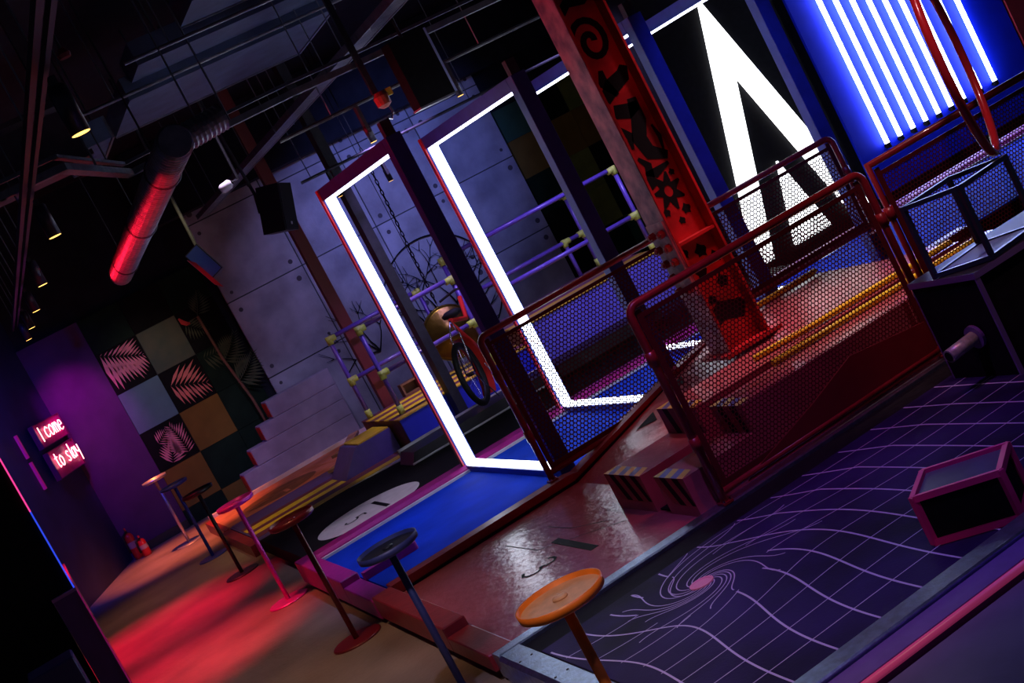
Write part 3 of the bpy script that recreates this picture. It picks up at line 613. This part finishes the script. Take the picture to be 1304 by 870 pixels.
part(pp, 'pot', BROWN, MB().lathe((2.72, 16.92, 0), [(.09, 0), (.12, .22), (.10, .22), (.09, .18)], 16)); part(pp, 'stem', BROWN, MB().tube([(2.72, 16.92, .2), (2.70, 16.93, 1.0), (2.62, 16.94, 1.6), (2.60, 16.95, 2.2)], .018, 6))
for (x, z, a, l, y, n_, lf, bw) in ((2.60, 1.55, .5, .40, 16.96, 12, .22, .5), (2.64, 1.25, .35, .42, 16.94, 12, .24, .6), (2.60, 2.2, .9, .30, 16.95, 10, .16, .4)):
    part(pp, 'frond', PALMG, frond(MB(), x, z, a, l, y, n_, lf, bw).tube([(x, y+.004, z), (x+l*.5*math.cos(a+bw*.4), y+.004, z+l*.5*math.sin(a+bw*.4)), (x+l*math.cos(a+bw*.6), y+.004, z+l*math.sin(a+bw*.6))], .004, 5))
# right jungle wall behind the posts
t = thing('checker_wall', 'dark green and olive checkered wall right of the concrete slab', 'wall panel', (8.6, 17.08, 0))
cols = [TG, TO, TK, mat('tile_green', (.03, .10, .05), .6, 0, .2, 5), TK, mat('tile_lime', (.20, .22, .03), .6, 0, .2, 5), TG]
for i in range(6):
    for j in range(6):
        x0 = 7.34+.52*i; mm = cols[(i*3+j*2+i*j) % 7]
        if (i, j) == (1, 2): mm = MATS['tile_lime']
        if (i, j) == (2, 1): mm = MATS['tile_green']
        part(t, 'tile', mm, MB().box((x0+.002, 17.06, gz[j]+.002), (x0+.518, 17.115, gz[j+1]-.002)))
tag(obj('wall_post', MB().box((8.36, 16.3, 0), (8.52, 16.4, 4.0)), mat('purple_post_paint', (.10, .03, .14), .5)), 'dull purple post standing left of the graffiti beam', 'post')
tag(obj('wall_post', MB().box((8.66, 16.6, 0), (8.78, 16.7, 4.0)), mat('olive_post_paint', (.30, .20, .03), .5)), 'olive yellow post beside the graffiti beam', 'post')

# ================================================================== stage
def stage(label, x0, x1, y0, y1, z1, front):
    t = thing('stage_platform', label, 'stage', ((x0+x1)/2, (y0+y1)/2, Z))
    part(t, 'front_board', front, MB().box((x0, y0, Z), (x1, y0+.03, z1-.012))); part(t, 'end_board', BROWN, MB().box((x0, y0+.031, Z), (x0+.03, y1, z1-.012)))
    part(t, 'core', BLACK, MB().box((x0+.031, y0+.031, Z), (x1, y1, z1-.02)))
    n = 8; w_ = (y1-y0)/n
    for i in range(n): part(t, 'deck_board', YEL if i % 2 == 0 else MAR, MB().box((x0-.01, y0-.01+i*w_, z1-.011), (x1, y0-.01+(i+1)*w_-.004, z1)))
    return t
stage('blue fronted stage with yellow and maroon boards under left pipe rails', 3.10, 4.66, 12.50, 13.95, .425, BLUEB)
stage('lavender fronted taller stage with yellow edge behind the far fence', 4.67, 6.42, 12.50, 14.2, .60, LAVB)
# violet pipe rails with lime fittings
def rail(label, posts, bars, fits, z0):
    t = thing('pipe_rail', label, 'railing', (posts[0][0], posts[0][1], z0), 'violet pipe rails on the stage'); R = .024
    for (x, y, za, zb) in posts: part(t, 'post', PIPE, MB().cyl((x, y, za), (x, y, zb), R, 10), smooth=True)
    for a, b in bars: part(t, 'bar', PIPE, MB().cyl(a, b, R, 10), smooth=True)
    for (x, y, z, d) in fits:
        f = MB().cyl((x, y, z-.055), (x, y, z+.035), .034, 10)
        if d: f.cyl((x-.02*d, y, z), (x+.075*d, y, z), .034, 10)
        part(t, 'fitting', FIT, f, smooth=True)
def std(label, x0, x1, y, z0, zm, zt, mids=()):
    ps = [(x0, y, z0, zt), (x1, y, z0, zt)]+[(x, y, z0, zm) for x in mids]
    bs = [((x0, y, zt), (x1, y, zt)), ((x0, y, zm), (x1, y, zm))]
    ft = [(x0, y, zt-.01, 1), (x1, y, zt-.01, -1), (x0, y, zm, 1), (x1, y, zm, -1), (x0, y, z0+.055, 0), (x1, y, z0+.055, 0)]+[(x, y, zm, 1) for x in mids]
    rail(label, ps, bs, ft, z0)
std('front violet pipe rail with lime fittings on the blue stage', 3.22, 4.29, 12.74, .426, .86, 1.345)
std('back violet pipe rail with lime fittings on the blue stage', 3.17, 4.25, 13.80, .426, .86, 1.345)
std('front violet pipe rail on the lavender stage', 4.70, 6.38, 12.72, .601, 1.01, 1.54)
std('back violet pipe rail on the lavender stage', 4.72, 6.36, 14.05, .601, 1.02, 1.50, (6.1,))
# gong on a chain
gc = Vector((4.22, 13.3, .83))
t = thing('gong', 'dark bronze gong hanging behind the pipe rail on the stage', 'gong', gc)
part(t, 'disc', BRONZE, MB().lathe(gc+Vector((0, .03, 0)), [(.26, 0), (.27, -.0), (.28, .03), (.26, .05), (.12, .055), (.09, .08), (.03, .095)], 40, (-.25, -1, .05)), smooth=True)
part(t, 'rim', BRONZE, MB().lathe(gc+Vector((0, .045, 0)), [(.285, 0), (.292, .01), (.285, .03)], 40, (-.25, -1, .05)), smooth=True)
part(t, 'cord', INK, MB().cyl((4.22, 13.33, 1.10), (4.22, 13.33, 4.29), .004, 5))
ch = thing('chain', 'black hanging chain above the bronze gong', 'chain', (4.25, 13.42, 1.15)); cm = MB()
for k in range(30):
    c = Vector((4.25+.002*k, 13.42, 1.19+.058*k)); ax = Vector((1, 0, 0)) if k % 2 else Vector((0, 1, 0))
    cm.tube([c+ax*.013*math.cos(a)+Vector((0, 0, 1))*.036*math.sin(a) for a in [q*2*PI/8 for q in range(8)]], .0065, 4, True)
part(ch, 'links', INK, cm); part(ch, 'hook', INK, MB().tube([(4.31, 13.42, 2.90), (4.31, 13.42, 4.29)], .006, 5))
# rods/grey column behind first portal
tag(obj('support_post', MB().box((3.60, 12.46-.16, Z), (3.69, 12.46, 4.29)), DGREY), 'dark grey steel post behind the first portal frame', 'post')
tag(obj('support_post', MB().box((3.40, 13.98, 0), (3.52, 14.08, 4.29)), mat('oxide_red_paint', (.20, .02, .02), .5)), 'thin oxide red post left of the first portal frame', 'post')
# unicycle-like wheel with red mudguard
wc = Vector((3.69, 11.72, .46)); t = thing('kick_bike', 'bicycle with red mudguard and black tyre parked before the stage', 'bicycle', (3.8, 11.72, Z+.124))
wn = Vector((.80, -.60, 0)).normalized(); wt = Vector((.60, .80, 0)).normalized(); up = Vector((0, 0, 1)); wr = .285
wc.z = Z+.13+wr+.02
wh = part(t, 'tyre', TYRE, MB().tube([wc+(wt*math.cos(a)+up*math.sin(a))*wr for a in [k*2*PI/40 for k in range(40)]], .028, 8, True), smooth=True)
part(t, 'rim', DGREY, MB().tube([wc+(wt*math.cos(a)+up*math.sin(a))*(wr-.032) for a in [k*2*PI/40 for k in range(40)]], .010, 6, True))
spk = MB()
for k in range(16):
    a = k*2*PI/16; spk.cyl(wc+wn*(.02 if k % 2 else -.02), wc+(wt*math.cos(a)+up*math.sin(a))*(wr-.035), .002, 4)
part(wh, 'spokes', STEEL, spk); part(t, 'hub', STEEL, MB().cyl(wc-wn*.035, wc+wn*.035, .02, 10))
mg = MB(); mp = [wc+(wt*math.cos(a)+up*math.sin(a))*(wr+.045) for a in [-.9+k*.19 for k in range(13)]]
for s_ in (0,):
    vs = [p+wn*.07 for p in mp]+[p-wn*.07 for p in mp]+[p*1.0+(p-wc).normalized()*.006+wn*.07 for p in mp]+[p+(p-wc).normalized()*.006-wn*.07 for p in mp]; n = len(mp)
    mg.add(vs, [(i, i+1, n+i+1, n+i) for i in range(n-1)]+[(2*n+i, 3*n+i, 3*n+i+1, 2*n+i+1) for i in range(n-1)])
part(t, 'mudguard', HOTRED, mg, 'bright red mudguard')
for s_ in (-1, 1): part(t, 'fork', STEEL, MB().tube([wc+wn*.045*s_, wc+wn*.05*s_+up*.36+wt*.10, wc+up*.50+wt*.16], .008, 8), smooth=True)
part(t, 'seat', TYRE, MB().lathe(wc+up*.50+wt*.30, [(.03, 0), (.09, .02), (.10, .05), (.06, .075)], 18, (0, 0, 1)), smooth=True)
part(t, 'frame', HOTRED, MB().tube([wc+up*.48+wt*.16, wc+up*.20+wt*.46, wc+up*.02+wt*.62], .02, 8).tube([wc+up*.50+wt*.18, wc+up*.42+wt*.62, wc+up*.62+wt*.74], .022, 8), smooth=True)
part(t, 'handlebar', TYRE, MB().tube([wc+up*.66+wt*.74-wn*.2, wc+up*.70+wt*.72, wc+up*.66+wt*.74+wn*.2], .012, 8))
part(t, 'kick_stand', STEEL, MB().tube([wc+wn*.03, wc+wn*.10-up*(wr+.02)+wt*.12], .006, 6).tube([wc+wn*.06+wt*.3-up*.0, wc+wn*.12+wt*.34-up*(wr+.02)], .006, 6))
tag(obj('step_board', MB().prism([(4.42, Z+.004), (4.42, Z+.12), (5.6, Z+.12), (5.6, Z+.004)], 'y', 11.62, 12.08), mat('charcoal_board', (.04, .035, .05), .5, 0, .2, 8)), 'low charcoal platform right of the black wedge ramp', 'platform')
# crates and planks at the stage back
t = thing('crate', 'small wooden crate on the stage by the concrete wall', 'crate', (3.72, 13.9, .426))
for (a, b) in (((3.62, 13.86, .426), (3.82, 13.98, .445)), ((3.62, 13.86, .54), (3.82, 13.98, .56)), ((3.62, 13.86, .446), (3.64, 13.98, .539)), ((3.80, 13.86, .446), (3.82, 13.98, .539)), ((3.641, 13.96, .446), (3.799, 13.975, .539))): part(t, 'board', BROWN, MB().box(a, b))
for k, (x, y, l, an, zt) in enumerate(((2.75, 14.05, .6, .9, .15), (2.85, 14.1, .55, 1.1, .20), (2.92, 14.2, .6, .75, .25), (3.0, 14.3, .5, 1.2, .19))):
    tag(obj('plank', MB().obox((x, y, Z+.03+.045*k), (l, .12, .03), an), mat('raw_plank', (.34, .22, .16), .6, 0, .3, 8)), ('bottom', 'second', 'third', 'top')[k]+' loose plank piled at the left end of the stage', 'plank', 'loose planks')

# ================================================================== neon sign
LET = {'I': [[(0, 1.15), (0, -.15)]], 'c': [[(.75, .75), (.45, .92), (.12, .7), (.05, .35), (.2, .05), (.5, 0), (.8, .2)]], 'o': [[(.45, .92), (.12, .7), (.05, .4), (.2, .05), (.45, 0), (.75, .25), (.8, .6), (.45, .92)]],
       'm': [[(.05, 0), (.05, .9)], [(.05, .65), (.25, .9), (.42, .75), (.45, 0)], [(.45, .65), (.65, .9), (.82, .75), (.88, 0)]], 'e': [[(.08, .45), (.75, .5), (.65, .85), (.35, .9), (.08, .55), (.15, .12), (.45, 0), (.8, .15)]],
       't': [[(.4, 1.25), (.35, .3), (.5, 0), (.75, .1)], [(.1, .85), (.75, .9)]], 's': [[(.75, .8), (.45, .92), (.2, .75), (.35, .5), (.65, .35), (.65, .1), (.4, 0), (.1, .12)]], 'l': [[(.3, 1.4), (.3, .1), (.5, 0)]],
       'a': [[(.75, .75), (.45, .9), (.12, .65), (.1, .2), (.35, 0), (.7, .3), (.75, .9), (.75, 0)]], 'y': [[(.1, .9), (.2, .4), (.5, .3), (.75, .5)], [(.8, .95), (.78, .2), (.7, -.5)]]}
WD = Vector((.3494, .9370, 0)); WN = Vector((.9370, -.3494, 0)); W0 = Vector((.200, 16.08, 0))
def wp(a, d, z): return W0+WD*a+WN*d+Vector((0, 0, z))
def wbox(m, a0, a1, d0, d1, z0, z1):
    return m.add([wp(a, d, z) for z in (z0, z1) for a, d in ((a0, d0), (a1, d0), (a1, d1), (a0, d1))], [(0, 1, 2, 3), (7, 6, 5, 4), (4, 5, 1, 0), (5, 6, 2, 1), (6, 7, 3, 2), (7, 4, 0, 3)])
def neon(label, text, z0, z1, sx, sz, bx, bz):
    a0, a1 = .0, .98
    t = thing('neon_sign', label, 'neon sign', wp(.5, .05, z0), 'stacked neon boxes')
    part(t, 'box', NBOX, wbox(MB(), a0+.02, a1-.02, .04, .09, z0+.01, z1-.01))
    rm = mat('dark_plum_rim', (.20, .01, .10), .4); m = MB()
    wbox(m, a0, a0+.019, .04, .100, z0, z1); wbox(m, a1-.019, a1, .04, .100, z0, z1); wbox(m, a0+.019, a1-.019, .04, .100, z0, z0+.009); wbox(m, a0+.019, a1-.019, .04, .100, z1-.009, z1)
    part(t, 'rim', rm, m)
    part(t, 'mount', DARKBOX, wbox(MB(), a0+.1, a1-.1, .004, .039, z0+.06, z1-.06))
    x = bx
    for ch_ in text:
        if ch_ == ' ': x += .10; continue
        m = MB()
        for st in LET[ch_]: m.tube([wp(x+p[0]*sx, .118, bz+p[1]*sz) for p in st], .0062, 6)
        part(t, 'neon_letter', NEON, m, smooth=True)
        x += {'I': .30, 'l': .55, 'm': 1.05}.get(ch_, .98)*sx
neon('magenta neon box reading I come, upper of the stacked pair', 'I come', 1.675, 1.957, .168, .135, .07, 1.760)
neon('magenta neon box reading to slay, lower of the stacked pair', 'to slay', 1.285, 1.622, .150, .135, .05, 1.405)
tag(obj('wall_glow_strip', wbox(MB(), -.38, -.33, .004, .03, 1.67, 1.95), PINKD), 'dim magenta strip imitating neon glow on the wall left of the upper neon box', 'light bar')  # emissive strips stand in for neon glow on the wall, no lamp there
tag(obj('wall_glow_strip', wbox(MB(), -.38, -.33, .004, .03, 1.29, 1.62), PINKD), 'dim magenta strip imitating neon glow on the wall left of the lower neon box', 'light bar')
# fire extinguishers
def extinguisher(x, y, h, r, label):
    t = thing('fire_extinguisher', label, 'extinguisher', (x, y, 0), 'fire extinguishers'); RE = mat('extinguisher_red', (.75, .02, .02), .3, coat=.4)
    part(t, 'cylinder', RE, MB().lathe((x, y, 0), [(r*.9, 0), (r, .02), (r, h*.70), (r*.8, h*.78), (r*.35, h*.83)], 24), smooth=True)
    part(t, 'valve', DGREY, MB().cyl((x, y, h*.83), (x, y, h*.92), r*.28, 10)); part(t, 'handle', RE, MB().box((x-.01, y-r*1.3, h*.92), (x+.01, y+r*.3, h*.95)).box((x-.01, y-r*1.2, h*.97), (x+.01, y+r*.3, h)))
    part(t, 'hose', TYRE, MB().tube([(x, y-.02, h*.88), (x-r*1.1, y-.03, h*.8), (x-r*1.25, y-.02, h*.5), (x-r*1.2, y-.02, h*.25)], .012, 6), smooth=True)
    part(t, 'label_band', mat('extinguisher_label', (.55, .35, .30), .5), MB().cyl((x, y, h*.35), (x, y, h*.55), r+.001, 24, caps=False))
extinguisher(.63, 16.84, .40, .055, 'taller red fire extinguisher standing at the navy wall')
extinguisher(.72, 16.66, .26, .05, 'shorter red fire extinguisher in front of the taller one')
# ================================================================== left pillar with LED edge
t = thing('counter_pillar', 'low purple counter pillar at lower left with pale top edge', 'pillar', (-.16, 9.0, 0)); PU = mat('purple_laminate', (.13, .03, .20), .35, 0, .1, 12)
part(t, 'body', PU, MB().box((-.235, 8.9, 0), (-.085, 10.6, .965))); part(t, 'cap', mat('lilac_cap', (.40, .14, .42), .35), MB().box((-.24, 8.895, .966), (-.082, 10.6, .985)))
part(t, 'edge_strip', PINKD, MB().box((-.084, 8.894, .02), (-.078, 8.90, .96)))
t = thing('led_edge', 'thin vertical LED edge fading from pink to blue above the pillar', 'light bar', (-.09, 8.93, .986))
part(t, 'lower_bar', BLUEE, MB().box((-.094, 8.92, .986), (-.085, 8.93, 1.52))); part(t, 'upper_bar', PINKE, MB().box((-.094, 8.92, 1.521), (-.085, 8.93, 2.3)))
tag(obj('partition', MB().box((-1.6, 8.935, .0), (-.24, 8.98, 3.2)), BLACK), 'tall black partition at left frame edge behind LED strip', 'partition')
tag(obj('partition', MB().box((-.239, 8.935, .986), (-.095, 8.98, 3.2)), BLACK), 'slim black partition strip above the purple pillar', 'partition')
tag(obj('stool_box', MB().box((-.55, 8.3, 0), (-.27, 8.6, .72), .01), mat('indigo_laminate', (.05, .035, .20), .4)), 'indigo box seat at bottom left corner before the pillar', 'box')

# ================================================================== ceiling services
# grey panels / rectangular ducts
def slab(label, x0, x1, y0, y1, z, th=.16):
    t = thing('ceiling_duct', label, 'duct', ((x0+x1)/2, (y0+y1)/2, z), 'flat ceiling ducts')
    part(t, 'body', PANELG, MB().box((x0, y0, z), (x1, y1, z+th)))
    part(t, 'lip', GREY, MB().box((x0, y1, z-.01), (x1, y1+.02, z+th)).box((x1, y0, z-.008), (x1+.02, y1+.02, z+th)))
    for f in (.25, .75):
        for yy in (y0+.08, y1-.08): part(t, 'hanger_rod', GREY, MB().cyl((x0+(x1-x0)*f, yy, z+th), (x0+(x1-x0)*f, yy, 4.3), .006, 5))
slab('widest flat grey duct under the ceiling', 1.75, 3.34, 9.45, 10.66, 3.6)
slab('narrow flat grey duct next to the widest one', 1.82, 4.6, 8.98, 9.50, 3.7)
slab('short flat grey duct at the top edge of frame', 2.17, 4.0, 8.35, 8.92, 3.8)
slab('small grey duct end left of the widest duct', 1.36, 1.60, 9.9, 10.9, 3.5)
for k, (y, x0, x1, z) in enumerate(((8.235, 1.6, 4.5, 3.6), (9.10, 1.3, 4.6, 3.58))):
    tag(obj('conduit', MB().cyl((x0, y, z), (x1, y, z), .012, 8).cyl((x0+.3, y, z), (x0+.3, y, 4.3), .005, 5).cyl((x1-.3, y, z), (x1-.3, y, 4.3), .005, 5), GREY), ('nearer' if k == 0 else 'farther')+' thin grey conduit running beside the flat ducts', 'conduit', 'thin conduits')
t = thing('ceiling_beam', 'dull pinkish steel ceiling beam at upper left', 'beam', (.4, 8.4, 3.2))
part(t, 'web', mat('plum_steel', (.16, .12, .14), .5, .3, .2, 12), MB().box((-2.5, 8.30, 3.22), (1.18, 8.34, 3.52))); part(t, 'flange', MATS['plum_steel'], MB().box((-2.5, 8.12, 3.19), (1.18, 8.52, 3.22))); part(t, 'flange', MATS['plum_steel'], MB().box((-2.5, 8.12, 3.52), (1.18, 8.52, 3.55)))
part(t, 'end_hanger', MATS['plum_steel'], MB().box((1.1, 8.28, 3.55), (1.18, 8.36, 4.3)))
# jogged cable trunking
TR_ = [(-1.2, 7.40), (.56, 7.40), (.89, 7.38), (1.41, 8.78), (1.71, 8.70), (2.54, 8.60), (3.0, 8.66), (4.6, 8.66)]
t = thing('cable_trunking', 'jogged metal cable trunking crossing under the ceiling', 'cable tray', (1.2, 8.2, 3.06))
for nm, dz, off in (('lower_channel', 0, 0), ('upper_channel', .075, .05)):
    m = MB()
    for (a, b) in zip(TR_[:-1], TR_[1:]):
        d = (Vector(b)-Vector(a)); l = d.length; an = math.atan2(d.y, d.x); c = (Vector(a)+Vector(b))/2
        m.obox((c.x, c.y+off, 3.08+dz), (l+.03, .055 if not off else .03, .04 if not off else .02), an)
    part(t, nm, GREY, m)
for (x, y) in ((.2, 7.4), (1.15, 8.08), (2.1, 8.65), (3.4, 8.66)): part(t, 'hanger_rod', GREY, MB().cyl((x, y, 3.1), (x, y, 4.3), .007, 5))
# perforated tray along the hall
t = thing('cable_tray', 'long perforated cable tray running toward the concrete wall', 'cable tray', (3.15, 11, 3.2))
m = MB(); y = 6.2
while y < 16.4:
    m.box((3.08, y, 3.2), (3.22, y+.030, 3.203)); y += .040
part(t, 'rungs', GREY, m); part(t, 'side_rail', GREY, MB().box((3.065, 6.2, 3.195), (3.08, 16.4, 3.25))); part(t, 'side_rail', GREY, MB().box((3.22, 6.2, 3.195), (3.235, 16.4, 3.25)))
for yy in (7.5, 9.4, 11.4, 13.4, 15.6):
    for xx in (3.06, 3.24): part(t, 'hanger_rod', GREY, MB().cyl((xx, yy, 3.19), (xx, yy, 4.3), .005, 5))
m = MB()
for k in range(6):
    pts = [(3.11+.018*k+.012*math.sin(j*1.3+k), 6.2+j*.5, 3.218+.006*math.sin(j+k*2)) for j in range(20)]
    m.tube(pts, .008, 5)
part(t, 'cables', BLACK, m)
# corrugated duct, lit red
d0, d1 = Vector((1.43, 7.15, 2.93)), Vector((1.46, 12.1, 2.76)); L = (d1-d0).length; prof = []
n = 84
for k in range(n):
    a = L*k/n; b = L/n
    prof += [(.086, a), (.086, a+b*.35), (.099, a+b*.5), (.099, a+b*.85)]
dk = thing('spiral_duct', 'corrugated silver round duct washed in red light', 'duct', (1.445, 9.6, 2.7))
part(dk, 'tube', GREY, MB().lathe(d0, prof, 20, (d1-d0)))
for yy in (7.9, 9.6, 11.4):
    f = (yy-7.15)/4.95; c = d0+(d1-d0)*f
    part(dk, 'strap', DGREY, MB().tube([c+Vector((.101*math.cos(a), 0, .101*math.sin(a))) for a in [k*2*PI/20 for k in range(20)]], .008, 5, True).cyl(c+Vector((0, 0, .10)), (c.x, c.y, 4.3), .006, 5))
tag(obj('branch_duct', MB().lathe((1.62, 7.9, 3.02), [(.075+(.008 if k % 2 else 0), .016*k) for k in range(18)], 18, (1, .15, .1)).cyl((1.75, 7.92, 3.1), (1.75, 7.92, 4.3), .006, 5), GREY), 'short silver branch duct beside the red lit duct', 'duct')
# lighting track with downlights
t = thing('light_track', 'black double lighting track running down the aisle ceiling', 'track', (.65, 10, 3.0)); TRK = mat('black_track', (.055, .05, .06), .35, .5)
part(t, 'rail', TRK, MB().box((.625, 2.6, 3.0), (.650, 16.6, 3.03))); part(t, 'rail', TRK, MB().box((.685, 2.6, 3.02), (.705, 16.6, 3.05)))
for yy in (5.6, 7.6, 9.4, 11.2, 13.0, 15.0):
    for dx in (-.015, .045): part(t, 'hanger_rod', GREY, MB().cyl((.65+dx, yy, 3.03), (.65+dx, yy, 4.3), .004, 5))
NUM = ('nearest', 'second nearest', 'third', 'fourth', 'fifth', 'farthest')
def downlight(label, x, y, z, h=.17, r=.036, group='track downlights', zt=3.0, lamp=WARM):
    t = thing('downlight', label, 'spotlight', (x, y, z), group)
    part(t, 'housing', mat('black_lamp_housing', (.035, .03, .05), .35, .3), MB().lathe((x, y, z), [(r*.93, .004), (r, 0), (r, h), (r*.8, h+.01)], 22), smooth=True)
    part(t, 'lens', lamp, MB().cyl((x, y, z-.0005), (x, y, z+.003), r*.9, 20)); part(t, 'stem', DGREY, MB().box((x-.012, y-.03, z+h*.6), (x-r-.01 if False else x+.012, y+.03, zt)))
for k, y in enumerate((4.86, 7.45, 9.9, 12.0, 13.9, 15.6)): downlight(f'{NUM[k]} black cylinder downlight on the aisle track', .70, y, 2.79, zt=3.0)
for k, (x, y, z) in enumerate(((2.98, 8.95, 2.60), (3.70, 8.95, 2.62), (3.46, 11.95, 2.50), (3.95, 11.95, 2.42))):
    downlight(('small downlight above the first portal frame', 'small downlight above the second portal frame', 'small downlight hanging right of the wall speaker', 'tiny downlight seen inside first portal opening')[k], x, y, z, .11, .026, 'portal downlights', 2.862 if k < 2 else 2.747)
t = thing('rigging_bar', 'horizontal rigging bar above the portal frames', 'bar', (3.6, 8.95, 2.87))
part(t, 'bar', DGREY, MB().cyl((2.4, 8.95, 2.875), (6.2, 8.95, 2.875), .014, 8)); [part(t, 'hanger_rod', GREY, MB().cyl((x, 8.95, 2.88), (x, 8.95, 4.3), .005, 5)) for x in (2.8, 4.0, 5.2)]
t = thing('rigging_bar', 'thin steel bar crossing before the concrete wall top', 'bar', (4.2, 11.95, 2.74))
part(t, 'bar', DGREY, MB().cyl((3.2, 11.95, 2.76), (6.2, 11.95, 2.76), .014, 8)); [part(t, 'hanger_rod', GREY, MB().cyl((x, 11.95, 2.76), (x, 11.95, 4.3), .005, 5)) for x in (3.3, 5.0)]
# speakers
def speaker(label, c, size, az, tilt, face, badge=True, lean=0):
    t = thing('loudspeaker', label, 'speaker', c, 'ceiling loudspeakers'); R = Matrix.Rotation(lean, 3, 'Y') @ Matrix.Rotation(az, 3, 'Z') @ Matrix.Rotation(tilt, 3, 'X'); c = Vector(c)
    def q(x, y, z): return c+R @ Vector((x, y, z))
    w_, d_, h_ = size
    prof = [(-w_/2, -d_/2), (w_/2, -d_/2), (w_*.36, d_/2), (-w_*.36, d_/2)]
    def pr(pf, za, zb):
        n = len(pf); return MB().add([q(x, y, za) for x, y in pf]+[q(x, y, zb) for x, y in pf], [tuple(range(n-1, -1, -1)), tuple(range(n, 2*n))]+[(i, (i+1) % n, n+(i+1) % n, n+i) for i in range(n)])
    part(t, 'cabinet', DARKBOX, pr(prof, -h_/2, h_/2))
    part(t, 'grille', face, pr([(-w_/2+.01, -d_/2-.008), (w_/2-.01, -d_/2-.008), (w_/2-.01, -d_/2-.001), (-w_/2+.01, -d_/2-.001)], -h_/2+.01, h_/2-.01))
    part(t, 'bracket', DGREY, MB().tube([q(0, d_*.3, 0), q(0, d_*.3+.10, 0), q(0, d_*.3+.12, h_*.4), (q(0, d_*.3+.12, 0).x, q(0, d_*.3+.12, 0).y, 4.3)], .016, 8))
    if badge: part(t, 'badge', WHITE, MB().add([q(-.012, -d_/2-.009, -h_/2+.05), q(.012, -d_/2-.009, -h_/2+.05), q(.012, -d_/2-.009, -h_/2+.075), q(-.012, -d_/2-.009, -h_/2+.075)], [(0, 1, 2, 3)]))
speaker('black loudspeaker hanging in front of concrete wall', (2.90, 12.0, 2.66), (.20, .26, .42), .75, .05, mat('black_grille', (.022, .022, .026), .5, .3), True, .28)
speaker('loudspeaker with blue lit face and red side left of concrete wall', (2.13, 12.0, 2.53), (.15, .18, .30), -.35, -.1, mat('blue_grille', (.035, .07, .30), .45), False, -.36)
tag(obj('speaker_trim', MB().add([(1.985+.11*a+.05*b-.012, 11.86-.02*b, 2.60-.29*a-.05*b) for b in (0, 1) for a in (0, 1)]+[(1.985+.11*a+.05*b-.012, 11.88-.02*b, 2.60-.29*a-.05*b) for b in (0, 1) for a in (0, 1)], [(0, 1, 3, 2), (4, 6, 7, 5), (0, 2, 6, 4), (1, 5, 7, 3), (0, 4, 5, 1), (2, 3, 7, 6)]), REDK), 'red strip below the blue lit loudspeaker', 'trim')
t = thing('flat_speaker', 'large flat black panel speaker above the second portal', 'speaker', (3.38, 8.5, 2.62), 'ceiling loudspeakers')
part(t, 'panel', BLACK, MB().obox((3.34, 8.52, 2.86), (.30, .10, .46), math.radians(12))); part(t, 'side_fins', mat('ribbed_blue_grey', (.36, .46, .80), .4), MB().obox((3.492, 8.555, 2.86), (.018, .11, .46), math.radians(12)))
part(t, 'lower_edge', GREY, MB().obox((3.34, 8.52, 2.624), (.31, .11, .012), math.radians(12))); part(t, 'hanger', DGREY, MB().cyl((3.34, 8.52, 3.09), (3.34, 8.52, 4.3), .012, 6))
t = thing('chain_hoist', 'small rusty red chain hoist above the first portal post', 'hoist', (3.07, 8.6, 2.72))
part(t, 'body', mat('rust_red', (.35, .07, .03), .5, 0, .4, 30), MB().lathe((3.05, 8.6, 2.80), [(.02, -.06), (.05, -.04), (.055, .02), (.03, .05)], 14)); part(t, 'hook', STEEL, MB().tube([(3.07, 8.6, 2.76), (3.08, 8.6, 2.70), (3.05, 8.6, 2.66), (3.02, 8.6, 2.68)], .008, 6)); part(t, 'valve', YEL, MB().box((3.09, 8.57, 2.80), (3.13, 8.61, 2.85))); part(t, 'suspension_rod', DGREY, MB().box((3.005, 8.585, 2.85), (3.045, 8.615, 4.3)))
t = thing('security_camera', 'small white bullet camera under the ceiling near the speaker', 'camera', (2.36, 11.0, 2.90))
part(t, 'body', WHITE, MB().lathe((2.33, 11.0, 2.93), [(.028, 0), (.04, .02), (.04, .09), (.02, .11)], 16, (.9, -.3, .15)), smooth=True); part(t, 'arm', DGREY, MB().tube([(2.42, 10.98, 2.95), (2.50, 11.0, 2.95), (2.52, 11.0, 4.3)], .012, 6)); part(t, 'lens', INK, MB().cyl((2.43, 10.965, 2.947), (2.44, 10.962, 2.949), .02, 10))
t = thing('sprinkler', 'tiny red lit sprinkler head hanging at upper left', 'sprinkler', (1.12, 7.0, 3.45)); part(t, 'head', REDP, MB().lathe((1.12, 7.0, 3.50), [(.03, 0), (.035, .02), (.015, .05)], 12)); part(t, 'drop_pipe', DGREY, MB().cyl((1.12, 7.0, 3.55), (1.12, 7.0, 4.3), .008, 6))
tag(obj('ceiling_bulkhead', MB().box((2.6, 16.55, 3.35), (13, 16.9, 4.29)), CEIL), 'black ceiling bulkhead before the concrete wall top', 'bulkhead')
